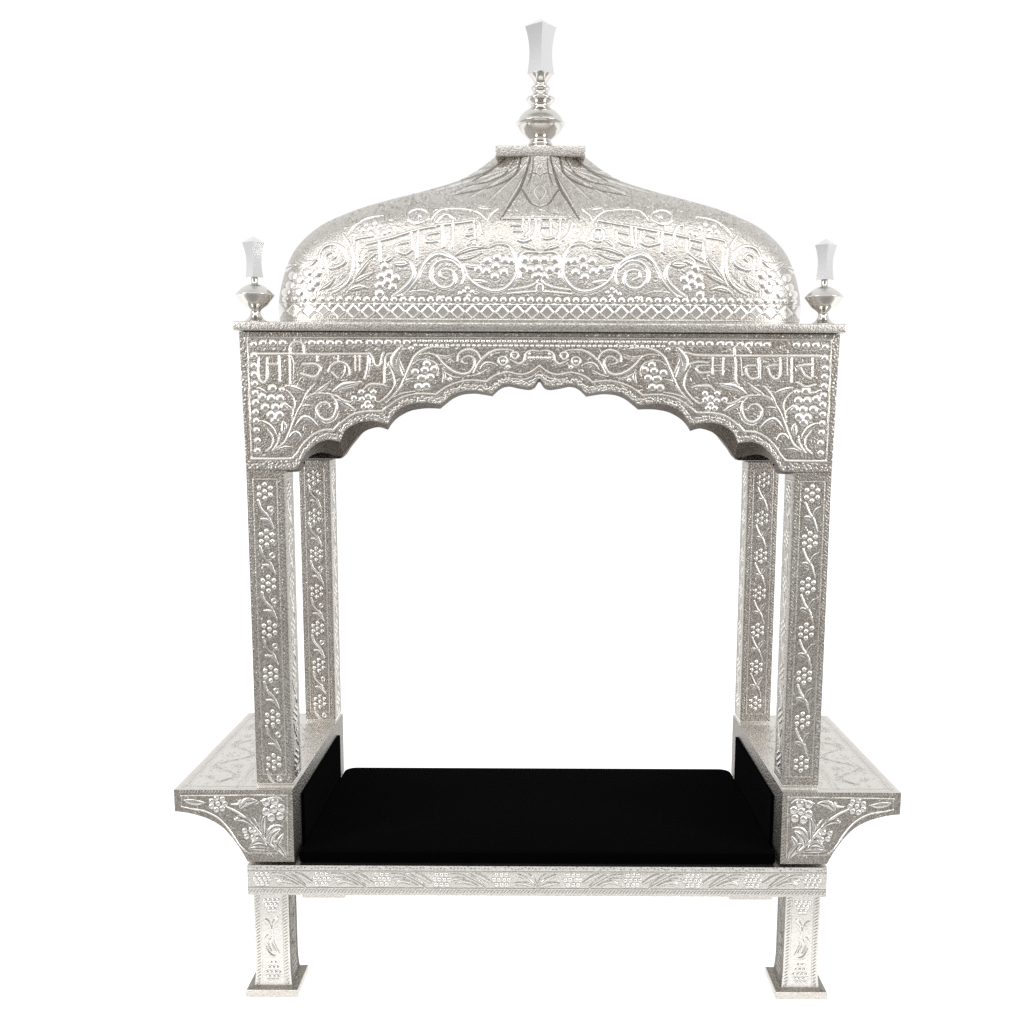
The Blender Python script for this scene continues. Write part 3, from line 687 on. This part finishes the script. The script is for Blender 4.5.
YF, YR = 12.0, 298.0           # front and rear faces of the canopy
cv = draw_valance()
front_curve = arch_curve(arch_segments); back_curve = arch_curve(rear_segments)

def valance_front():
    mb = MB(); th = 20.0
    fc = front_curve
    # resample along x+y length
    d = np.r_[0, np.cumsum(np.hypot(*np.diff(fc, axis=0).T))]
    n = int(d[-1] / 0.62)
    keep = np.unique(np.r_[np.linspace(0, d[-1], n), d[np.arange(0, len(fc), 16)]])
    bx = np.interp(keep, d, fc[:, 0]); by = np.interp(keep, d, fc[:, 1])
    ex = np.interp(keep, d, back_curve[:, 0]); ey = np.interp(keep, d, back_curve[:, 1])
    ztop = 81.0
    ytop = proj(0, YF, ztop)[1]
    nr = 220
    t = np.linspace(0, 1, nr)[:, None]
    # columns run straight up from the arch edge in X, so the side edges stay vertical
    Xb, Zb = inv(bx, by, YF)
    w = np.interp(Xb, [Xb[0], 0, Xb[-1]], [-298, 0, 298])
    Xb = np.where(np.abs(Xb) > 240, np.sign(Xb) * (240 + (np.abs(Xb) - 240) * (298 - 240) / (abs(Xb[0]) - 240)), Xb)
    xt = np.linspace(-298, 298, len(Xb))
    k = t ** 1.0
    # spread evenly towards the top while following the cusps near the edge
    X = Xb[None, :] * (1 - k) + (0.35 * xt + 0.65 * Xb)[None, :] * k
    X = X * (1 + 0.0085 * t)                # the panel flares a little towards the cornice
    Z = Zb[None, :] * (1 - t) + ztop * t
    px, py = proj(X, YF, Z)
    h = cv.sample(px, py); r = cv.sample(px, py, 'R')
    edge = np.clip(np.minimum(t * nr / 3, (1 - t) * nr / 3), 0, 1)
    h = h * edge
    h[:, 0] = h[:, -1] = 0
    P = np.stack([X, YF - h, Z], -1)
    mb.grid(P, r)
    # lining of the arch
    Xe, Ze = inv(ex, ey, YF + th)
    Xe = np.where(np.abs(Xb) > 242, Xb, Xe)
    u = np.linspace(0, 1, 14)[:, None]
    lin = np.stack([Xb * (1 - u) + Xe * u, (YF + th * u) + 0 * Xb, Zb * (1 - u) + Ze * u], -1)
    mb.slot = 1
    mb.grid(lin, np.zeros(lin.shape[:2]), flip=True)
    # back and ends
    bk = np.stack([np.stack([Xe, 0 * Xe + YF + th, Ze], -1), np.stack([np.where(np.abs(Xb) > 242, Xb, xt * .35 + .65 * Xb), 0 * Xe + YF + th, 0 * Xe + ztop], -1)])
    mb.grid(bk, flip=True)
    mb.slot = 0
    for sx in (-1, 1):
        xe = 298 * sx
        zb = Zb[0]
        mb.quad((xe, YF, zb), (xe, YF + th, zb), (xe * 1.0085, YF + th, ztop), (xe * 1.0085, YF, ztop))
    return mb
vf = valance_front()
put(vf, 'valance', [M_sil, M_lin], label='scalloped front valance embossed with vines, grapes and raised Gurmukhi lettering')

def valance_plain(side):
    """rear and side valances: a tall arch between the columns, same drawing in low relief"""
    mb = MB(); th = 18.0
    if side == 'back':
        prof = [(-298, -56), (-262, -56), (-251, -55.5), (-245, -50), (-240, -42), (-225, -24), (-200, -6), (-150, 14), (-90, 28), (-40, 35), (0, 42)]
    else:
        prof = [(-122, -52), (-92, -50), (-84, -40), (-70, -28), (-58, -26), (-54, -20), (-40, -8), (-25, -2), (-20, 2), (-10, 10), (0, 22)]
    prof = prof + [(-x, z) for x, z in prof[::-1][1:]]
    a = np.array(prof, float)
    s_ = np.linspace(a[0, 0], a[-1, 0], 600 if side == 'back' else 300)
    zb = np.interp(s_, a[:, 0], a[:, 1])
    t = np.linspace(0, 1, 110)[:, None]
    Z = zb * (1 - t) + 81 * t; X = s_ + 0 * t
    if side == 'back':
        px, py = proj(-X, YF, Z)
    else:
        px, py = proj(-298 + (122 - np.abs(X)) * 1.0, YF, Z)
    h = cv.sample(px, py) * np.clip(np.minimum(t * 30, (1 - t) * 30), 0, 1); r = cv.sample(px, py, 'R')
    h[:, 0] = h[:, -1] = 0
    def P3(s, d, z):
        if side == 'back': return np.stack([-s, YR - d, z], -1)
        sx = -1 if side == 'left' else 1
        return np.stack([sx * (298 - d) + 0 * s, 154.5 - sx * -1 * -s * 1.0 if False else 154.5 + (s if side == 'right' else -s), z], -1)
    mb.grid(P3(X, -h, Z), r)
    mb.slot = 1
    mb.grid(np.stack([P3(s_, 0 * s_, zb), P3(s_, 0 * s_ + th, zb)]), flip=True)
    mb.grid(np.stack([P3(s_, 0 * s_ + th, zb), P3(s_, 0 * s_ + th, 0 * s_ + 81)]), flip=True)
    for e in (0, -1):
        q = [P3(s_[e:e + 1] if e == 0 else s_[-1:], np.array([d]), np.array([z]))[0] for d, z in ((0, zb[e]), (th, zb[e]), (th, 81), (0, 81))]
        mb.quad(*q)
    return mb
put(valance_plain('back'), 'valance', [M_sil, M_lin])
put(valance_plain('left'), 'valance', [M_sil, M_lin])
put(valance_plain('right'), 'valance', [M_sil, M_lin])

# cornice slab
mb = MB(); bevel_box(mb, -304.5, 304.5, 3, 307, 82.0, 90.6, 1.8)
put(mb, 'cornice', M_dome)
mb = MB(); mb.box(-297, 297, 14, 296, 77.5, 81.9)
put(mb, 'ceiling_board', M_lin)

# columns
colc = [draw_column(0), draw_column(1), draw_column(0), draw_column(1)]
ZC0, ZC1 = -388.0, -57.0
def column(cx0, y0, depth, var):
    mb = MB(); w = 38.0; H = ZC1 - ZC0
    can = colc[var]
    faces = [((0, 0), (1, 0), w), ((w, 0), (0, 1), depth), ((w, depth), (-1, 0), w), ((0, depth), (0, -1), depth)]
    for (ox, oy), (dx, dy), L in faces:
        nx, ny = dy, -dx
        P, r = face_grid(0, L, ZC1, ZC0, 0.62, lambda a, z, h: (cx0 + ox + a * dx + nx * h, y0 + oy + a * dy + ny * h, z), can,
                         lambda a, z: (a / L * 38, (ZC1 - z) / H * 320), 0.85)
        mb.grid(P, r, flip=True)
    mb.quad((cx0, y0, ZC0), (cx0 + w, y0, ZC0), (cx0 + w, y0 + depth, ZC0), (cx0, y0 + depth, ZC0))
    return mb
for i, (x0, y0, dp, var) in enumerate(((-298, YF, 42, 0), (260, YF, 42, 1), (-298, 257, 41, 2), (260, 257, 41, 3))):
    c_ = put(column(x0, y0, dp, var), 'column', M_sil)
    mb = MB(); bevel_box(mb, x0 - .2, x0 + 38.2, y0 - .3, y0 + dp + .2, -393.3, -388.1, 0.6, 0.3)
    put_on(mb, 'plinth', M_soft, c_)

# side shelves
br = draw_bracket(); shp = draw_shelf()
ZT = -391.6
prof_px = [(174.8, 811.3), (183, 812.2), (192.8, 814), (207.7, 818.7), (220.7, 826), (231.8, 837.3), (241, 850), (247.6, 861.6)]
pr = [inv(*unroll(p), 0) for p in prof_px]
def side_shelf(sx):
    mb = MB()
    xs = [p[0] for p in pr]; zs = [p[1] for p in pr]
    x_out, x_in = xs[0] , -258.0
    cur = np.array(smooth_pts(pr, 8) + [np.array(pr[-1])])
    # bracket face
    n = 200
    X = np.linspace(x_out, x_in, n)
    zb = np.interp(X, cur[:, 0], cur[:, 1], right=pr[-1][1])
    t = np.linspace(0, 1, 124)[:, None]
    Z = ZT * (1 - t) + zb * t; XX = X + 0 * t
    px, py = proj(XX, 0, Z)
    h = br.sample(px, py) * np.clip(np.minimum(t * 40, (1 - t) * 40), 0, 1); r = br.sample(px, py, 'R')
    h[:, 0] = h[:, -1] = 0
    mb.grid(np.stack([sx * -XX, -h, Z], -1), r, flip=(sx < 0))
    mb.grid(np.stack([sx * -XX[::8], 298 + h[::8], Z[::8]], -1), r[::8], flip=(sx > 0))
    # curved underside
    ys = np.linspace(0, 298, 60)[:, None]
    mb.grid(np.stack([sx * -X + 0 * ys, ys + 0 * X, zb + 0 * ys], -1), flip=(sx < 0))
    # outer edge
    mb.grid(np.array([[(sx * -x_out, 0, ZT), (sx * -x_out, 298, ZT)], [(sx * -x_out, 0, zb[0]), (sx * -x_out, 298, zb[0])]]))
    # top
    mb.slot = 1
    P, r2 = face_grid(0, 124, 0, 298, 0.9, lambda a, b, h: (sx * -(x_out + a * (x_in - x_out) / 124), b, ZT + h * 1.2), shp, lambda a, b: (a, b))
    mb.grid(P, r2 * 1.0)
    # inner face, metal
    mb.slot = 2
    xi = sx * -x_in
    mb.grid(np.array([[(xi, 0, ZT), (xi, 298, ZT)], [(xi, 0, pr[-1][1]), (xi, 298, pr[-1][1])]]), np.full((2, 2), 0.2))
    return mb
for sx in (-1, 1):
    s_ = put(side_shelf(sx), 'side_shelf', [M_sil, M_top, M_dark])
    mb = MB(); x0, x1 = (-258, -254.5) if sx < 0 else (254.5, 258)
    mb.box(x0, x1, 40, 257, -470.5, -409)
    put_on(mb, 'velvet_panel', M_vel, s_)

# base: deck, aprons
ap = draw_apron()
ZA0, ZA1 = -506.5, -473.5
mb = MB(); mb.box(-304, 304, 3, 295, -500, -474.2)
put(mb, 'deck', M_soft)
def apron(which):
    mb = MB(); w = 307.5
    if which in ('front', 'back'):
        y = -3.0 if which == 'front' else 301.0; sg = -1 if which == 'front' else 1
        P, r = face_grid(-w, w, ZA1, ZA0, 0.62 if which == 'front' else 1.2, lambda a, z, h: (a, y + sg * h, z), ap, lambda a, z: (a, ZA1 - z))
        mb.grid(P, r, flip=(sg > 0)); y2 = y - sg * 8
        mb.quad((-w, y, ZA1), (w, y, ZA1), (w, y2, ZA1), (-w, y2, ZA1), .3); mb.quad((-w, y, ZA0), (w, y, ZA0), (w, y2, ZA0), (-w, y2, ZA0), .3)
        mb.quad((-w, y2, ZA0), (w, y2, ZA0), (w, y2, ZA1), (-w, y2, ZA1), .3)
        for e in (-w, w): mb.quad((e, y, ZA0), (e, y2, ZA0), (e, y2, ZA1), (e, y, ZA1), .3)
    else:
        sg = -1 if which == 'left' else 1; x = sg * w; x2 = x - sg * 8
        P, r = face_grid(5.2, 292.8, ZA1, ZA0, 1.2, lambda a, z, h: (x + sg * h, a, z), ap, lambda a, z: (a * 1.02 - 152, ZA1 - z))
        mb.grid(P, r, flip=(sg < 0))
        mb.quad((x, 5.2, ZA1), (x, 292.8, ZA1), (x2, 292.8, ZA1), (x2, 5.2, ZA1), .3); mb.quad((x, 5.2, ZA0), (x, 292.8, ZA0), (x2, 292.8, ZA0), (x2, 5.2, ZA0), .3)
    return mb
for w_ in ('front', 'back', 'left', 'right'): put(apron(w_), 'apron', M_soft)

# legs with splayed foot plates
legc = [draw_leg(False), draw_leg(True)]
def leg(x0, y0, m):
    mb = MB(); w = 37.0; z1, z0 = ZA0 + .2, -610.0
    for (ox, oy), (dx, dy) in (((0, 0), (1, 0)), ((w, 0), (0, 1)), ((w, w), (-1, 0)), ((0, w), (0, -1))):
        nx, ny = dy, -dx
        def pl(a, z, h):
            fl = 1.6 * np.clip((z0 + 26 - z) / 26, 0, 1) ** 2       # slight flare above the plate
            k = (a / w * 2 - 1) * fl
            return (x0 + ox + a * dx + nx * (h + fl) + dx * k, y0 + oy + a * dy + ny * (h + fl) + dy * k, z)
        P, r = face_grid(0, w, z1, z0, 0.62, pl, legc[m], lambda a, z: (a / w * 38, z1 - z))
        mb.slot = 1 if dx == 0 else 0  # side faces take the shaded copy of the silver
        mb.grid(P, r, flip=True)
    return mb
def foot(x0, y0):
    mb = MB(); w = 37.0
    def rp(o, z): return [(x0 - o, y0 - o, z), (x0 + w + o, y0 - o, z), (x0 + w + o, y0 + w + o, z), (x0 - o, y0 + w + o, z)]
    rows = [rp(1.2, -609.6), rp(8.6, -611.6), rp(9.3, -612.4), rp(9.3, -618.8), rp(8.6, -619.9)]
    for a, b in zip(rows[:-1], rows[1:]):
        mb.slot = 1 if a is rows[0] else 0  # sloping top painted darker to stand for its dark reflections
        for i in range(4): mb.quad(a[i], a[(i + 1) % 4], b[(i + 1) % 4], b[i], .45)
    mb.quad(*rows[-1], .45)
    return mb
for x0, y0, m in ((-302.5, 0, 0), (265.5, 0, 1), (-294.7, 243, 0), (257.7, 243, 1)):
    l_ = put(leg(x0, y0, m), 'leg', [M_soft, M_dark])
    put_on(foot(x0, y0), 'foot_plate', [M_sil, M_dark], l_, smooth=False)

# ------------------------------------------------------------------ dome
dc = draw_dome()
YC = 150.0
AN, AB, BB = 45.0, 262.0, 118.0
DOME = [(274.5, 90.2), (274.5, 100.0), (275.1, 116.0), (272.7, 131.0), (267.0, 150.0), (257.3, 170.0), (242.3, 187.0), (225.8, 199.0), (197.5, 213.0), (167.8, 224.0), (134.6, 235.0), (93.8, 250.0), (71.5, 263.0), (58.8, 272.0), (49.5, 279.4)]
def dome():
    mb = MB()
    tb = np.array(smooth_pts(DOME, 24) + [np.array(DOME[-1], float)])
    d = np.r_[0, np.cumsum(np.hypot(*np.diff(tb, axis=0).T))]
    nr = int(d[-1] / 0.72)
    q = np.linspace(0, d[-1], nr)
    a = np.interp(q, d, tb[:, 0]); z = np.interp(q, d, tb[:, 1])
    f = np.clip((a - AN) / (AB - AN), 0, 1.1)
    b = 42.0 + f * (BB - 42.0)
    n = 2.0 + 5.0 * np.clip(f, 0, 1) ** 1.6
    # plan parameter: dense at the front, coarse elsewhere
    base = np.linspace(0, 2 * np.pi, 24001)
    def plan(th, a, b, n):
        c, s_ = np.cos(th), np.sin(th)
        rr = (np.abs(c) ** n + np.abs(s_) ** n) ** (-1 / n)
        return a * c * rr, b * s_ * rr
    X, Y = plan(base, 262, 118, 6.5)
    dens = np.where(np.sin(base) < -0.02, 1 / 0.68, 1 / 1.7)
    ds = np.r_[0, np.cumsum(np.hypot(np.diff(X), np.diff(Y)) * (dens[1:]))]
    th = np.interp(np.linspace(0, ds[-1], int(ds[-1]))[:-1], ds, base)
    # angle in "square" space so that columns follow X at every level
    Xg = np.empty((nr, len(th))); Yg = np.empty_like(Xg)
    c0, s0 = plan(th, 1, 1, 6.5)
    phi = np.arctan2(s0, c0)
    for i in range(nr):
        x, y = plan(phi, 1, 1, n[i]); Xg[i] = a[i] * x; Yg[i] = b[i] * y
    Zg = z[:, None] + 0 * Xg
    P = np.stack([Xg, YC + Yg, Zg], -1)
    du = np.roll(P, -1, 1) - np.roll(P, 1, 1); dv = np.gradient(P, axis=0)
    Nn = np.cross(du, dv); Nn /= np.linalg.norm(Nn, axis=-1, keepdims=True) + 1e-9
    fx, fy = proj(Xg, P[..., 1], Zg)
    bx_, by_ = proj(-Xg, 2 * YC - P[..., 1], Zg)
    k = BB / AB
    sxp, syp = proj(np.where(Xg > 0, 1, -1) * Yg / k, YC - 118 + 0 * Xg, Zg)
    front = Yg < 0
    hF = np.where(front, dc.sample(fx, fy), dc.sample(bx_, by_)); rF = np.where(front, dc.sample(fx, fy, 'R'), dc.sample(bx_, by_, 'R'))
    wy = np.clip((np.abs(Nn[..., 1]) - 0.10 + 0.5 * np.clip(Nn[..., 2] - .3, 0, 1)) / 0.25, 0, 1)
    band = Zg < 112
    hS = np.where(band, dc.sample(CX + Yg, syp), 0.4 * dc.sample(sxp, syp)); rS = dc.sample(sxp, syp, 'R')
    h = hF * wy + hS * (1 - wy); r = rF * wy + rS * (1 - wy)
    h *= np.clip(np.minimum(np.arange(nr), nr - 1 - np.arange(nr)) / 4, 0, 1)[:, None]
    P = P + Nn * h[..., None]
    mb.grid(P, r, wrap=True)
    return mb
dm = put(dome(), 'dome', M_dome, label='onion-shaped silver dome embossed with scrolls, grapes and a band of Gurmukhi lettering')
mb = MB(); bevel_box(mb, -47.6, 47.6, 102.6, 197.4, 271.0, 281.6, 0.7)
put_on(mb, 'top_plate', M_dome, dm)

# ------------------------------------------------------------------ finials
def crystal(cx, cy, z0, z1, r0, rw, rt, cap, rot):
    mb = MB(); nz = 22; rows = []
    H = z1 - z0 - cap
    for i in range(nz):
        t = i / (nz - 1)
        r = r0 + (rw - r0) * math.sin(min(1, t / .45) * math.pi / 2) if t < .45 else rw + (rt - rw) * ((t - .45) / .55) ** 2
        rows.append([(cx + r * math.cos(rot + .10 * (t - .5) + k * math.pi / 2), cy + r * math.sin(rot + .10 * (t - .5) + k * math.pi / 2), z0 + H * t) for k in range(4)])
    for k in range(4):
        P = np.array([[rw_[k], rw_[(k + 1) % 4]] for rw_ in rows]); mb.grid(P)
        ap_ = (cx, cy, z1); mb.quad(rows[-1][k], rows[-1][(k + 1) % 4], ap_, ap_)
    mb.quad(*rows[0][::-1])
    return mb
def merge(ob):
    import bmesh
    bm = bmesh.new(); bm.from_mesh(ob.data); bmesh.ops.remove_doubles(bm, verts=bm.verts, dist=1e-6); bmesh.ops.recalc_face_normals(bm, faces=bm.faces)
    bm.to_mesh(ob.data); bm.free()

zt = 281.4
top = [(17.5, 0), (16.5, 2), (12.5, 5), (11, 8.5), (12.2, 9.5), (12.8, 11), (11.6, 13), (10.6, 15), (14, 18), (19.5, 23), (22.6, 28), (23.2, 29.6), (25, 30.6), (25, 31.8), (23.4, 33), (21.5, 37), (17, 42), (11, 46), (9.6, 47.5),
       (10.4, 50), (13, 52.5), (14.6, 54.8), (13.6, 56.4), (9.6, 58.6), (7.8, 61), (8.2, 63), (9.6, 65.5), (8.6, 67.5), (6.2, 69), (6.6, 71), (9.4, 75.5), (11.4, 78), (11, 78.8), (0.5, 79)]
topf = MB(); lathe(topf, smooth_pts([(r * 1.07, z * 1.075) for r, z in top], 3), 0, YC, zt + .2, 56)
f0 = put(topf, 'finial', M_pol, label='tall central finial with turned bowl and twisted prism tip on the dome top')
cr0 = put_on(crystal(0, YC, zt + 85.2, 424.0, 14.6, 12.4, 17.2, 8.5, -math.pi / 2 + .06), 'crystal', M_cry, f0, smooth=False); merge(cr0)

cor = [(13.5, 0), (12.6, 1.4), (9.4, 3.6), (7.0, 6), (5.4, 9), (5.2, 11), (6.2, 13), (9.4, 15.4), (13.4, 18.2), (16.6, 22), (19.6, 26), (20.6, 27.4), (19.4, 28.8), (16, 32.2), (11.8, 35.2), (7.4, 37.4), (3.8, 38.6), (3.6, 44.2), (0.4, 44.4)]
fc_ = None
for (x, y, lab) in ((-286.5, 24, 'small corner finial at front left with prism tip'), (286, 24, None), (-286.5, 286, None), (286, 286, None)):
    mb = MB(); lathe(mb, smooth_pts([(r * .93, z) for r, z in cor], 3), x, y, 90.8, 48)
    f_ = put(mb, 'finial', M_pol)
    cc = put_on(crystal(x, y, 90.8 + 44.5, 90.8 + 84.8, 8.8, 7.4, 11.0, 6.5, -math.pi / 2 + (.12 if x < 0 else -.1)), 'crystal', M_cry, f_, smooth=False); merge(cc)

# ------------------------------------------------------------------ cushion (rests on the deck)
mb = MB()
def cushion():
    x0, x1, y0, y1, z0, z1 = -254.0, 254.0, 2.0, 288.0, -473.3, -461.5
    rows = []; R = 16.0
    def ring_(ins, z):
        out = []
        for cx_, cy_, a0 in ((x0 + R, y0 + R, -math.pi), (x1 - R, y0 + R, -math.pi / 2), (x1 - R, y1 - R, 0), (x0 + R, y1 - R, math.pi / 2)):
            rr = 3.5 if cy_ < 100 else R
            ccx = (x0 + rr) if cx_ < 0 else (x1 - rr); ccy = (y0 + rr) if cy_ < 100 else (y1 - rr)
            for a in np.linspace(a0, a0 + math.pi / 2, 9): out.append((ccx + (rr - min(ins, rr * .9)) * math.cos(a), ccy + (rr - min(ins, rr * .9)) * math.sin(a), z))
        return out
    for a in np.linspace(0, math.pi, 13):
        rows.append(ring_(3.0 * (1 - math.sin(a)), z0 + (z1 - z0) * (1 - math.cos(a)) / 2))
    top_ = np.array(rows[-1])
    c = np.array([0, 145, z1 + 3.0])
    for t in (0.08, .2, .4, .7, .95, .999):
        q = top_ * (1 - t) + c * t; q[:, 2] = z1 + 3.0 * (1 - (1 - t) ** 2); rows.append([tuple(p) for p in q])
    P = np.array(rows); mb.grid(P, wrap=True)
cushion()
cu = mb.build('cushion', M_vel, None, origin=(0, 145, -473.3)); cu.location.z += GZ * S
cu['label'] = 'flat black velvet cushion lying on the throne deck between the side shelves'; cu['category'] = 'cushion'

# ------------------------------------------------------------------ ground
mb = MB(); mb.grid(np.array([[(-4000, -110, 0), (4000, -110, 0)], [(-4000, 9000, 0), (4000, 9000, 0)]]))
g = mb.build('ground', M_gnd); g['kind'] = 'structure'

# ------------------------------------------------------------------ camera
cam = bpy.data.cameras.new('camera'); co = bpy.data.objects.new('camera', cam); bpy.context.scene.collection.objects.link(co)
cam.sensor_width = 36; cam.lens = F / 1024 * 36; cam.clip_end = 100; cam.clip_start = .05
cam.shift_x = -(CX - 512) / 1024; cam.shift_y = (CY - 512) / 1024
co.matrix_world = Matrix.Translation((0, -D * S, GZ * S)) @ (Matrix.Rotation(math.pi / 2 - TH, 4, 'X') @ Matrix.Rotation(ROLL, 4, 'Z'))
bpy.context.scene.camera = co

# ------------------------------------------------------------------ light
w = bpy.data.worlds.new('World'); bpy.context.scene.world = w; w.use_nodes = True
nt = w.node_tree; N = nt.nodes; L = nt.links; bg = N['Background']
tc = N.new('ShaderNodeTexCoord'); sp = N.new('ShaderNodeSeparateXYZ'); L.new(tc.outputs['Generated'], sp.inputs['Vector'])
mr = N.new('ShaderNodeMapRange'); mr.interpolation_type = 'SMOOTHSTEP'     # the studio is white behind and dim on the photographer's side
mr.inputs['From Min'].default_value = -0.55; mr.inputs['From Max'].default_value = 0.25; mr.inputs['To Min'].default_value = 0.16; mr.inputs['To Max'].default_value = 1.0
L.new(sp.outputs['Y'], mr.inputs['Value'])
cmx = N.new('ShaderNodeMix'); cmx.data_type = 'RGBA'; cmx.inputs['A'].default_value = (.21, .20, .187, 1); cmx.inputs['B'].default_value = (1.02, 1.02, 1.02, 1)
L.new(mr.outputs['Result'], cmx.inputs['Factor']); L.new(cmx.outputs['Result'], bg.inputs['Color'])
bg.inputs['Strength'].default_value = 1.0

def area(name, loc, target, sx, sy, power):
    l = bpy.data.lights.new(name, 'AREA'); l.shape = 'RECTANGLE'; l.size = sx; l.size_y = sy; l.energy = power
    o = bpy.data.objects.new(name, l); bpy.context.scene.collection.objects.link(o)
    o.location = loc; o.rotation_euler = (Vector(target) - Vector(loc)).to_track_quat('-Z', 'Y').to_euler()
area('softbox', (-1.9, -1.3, 1.1), (0, .1, .6), 1.0, 1.3, 20)
area('softbox', (1.9, -1.3, 1.1), (0, .1, .6), 1.0, 1.3, 20)
area('overhead_softbox', (0, -1.15, 1.95), (0, .1, .65), 3.0, 1.2, 20.5)
area('low_fill', (0, -1.0, -.39), (0, 0, .13), 1.7, .28, 1.75)  # added fill from below, brightens apron and legs

sc = bpy.context.scene
sc.view_settings.view_transform = 'Standard'; sc.view_settings.look = 'None'; sc.view_settings.exposure = 0.0; sc.view_settings.gamma = 1
sc.view_settings.use_curve_mapping = False
sc.render.engine = 'CYCLES'; sc.cycles.use_denoising = False; sc.cycles.max_bounces = 8
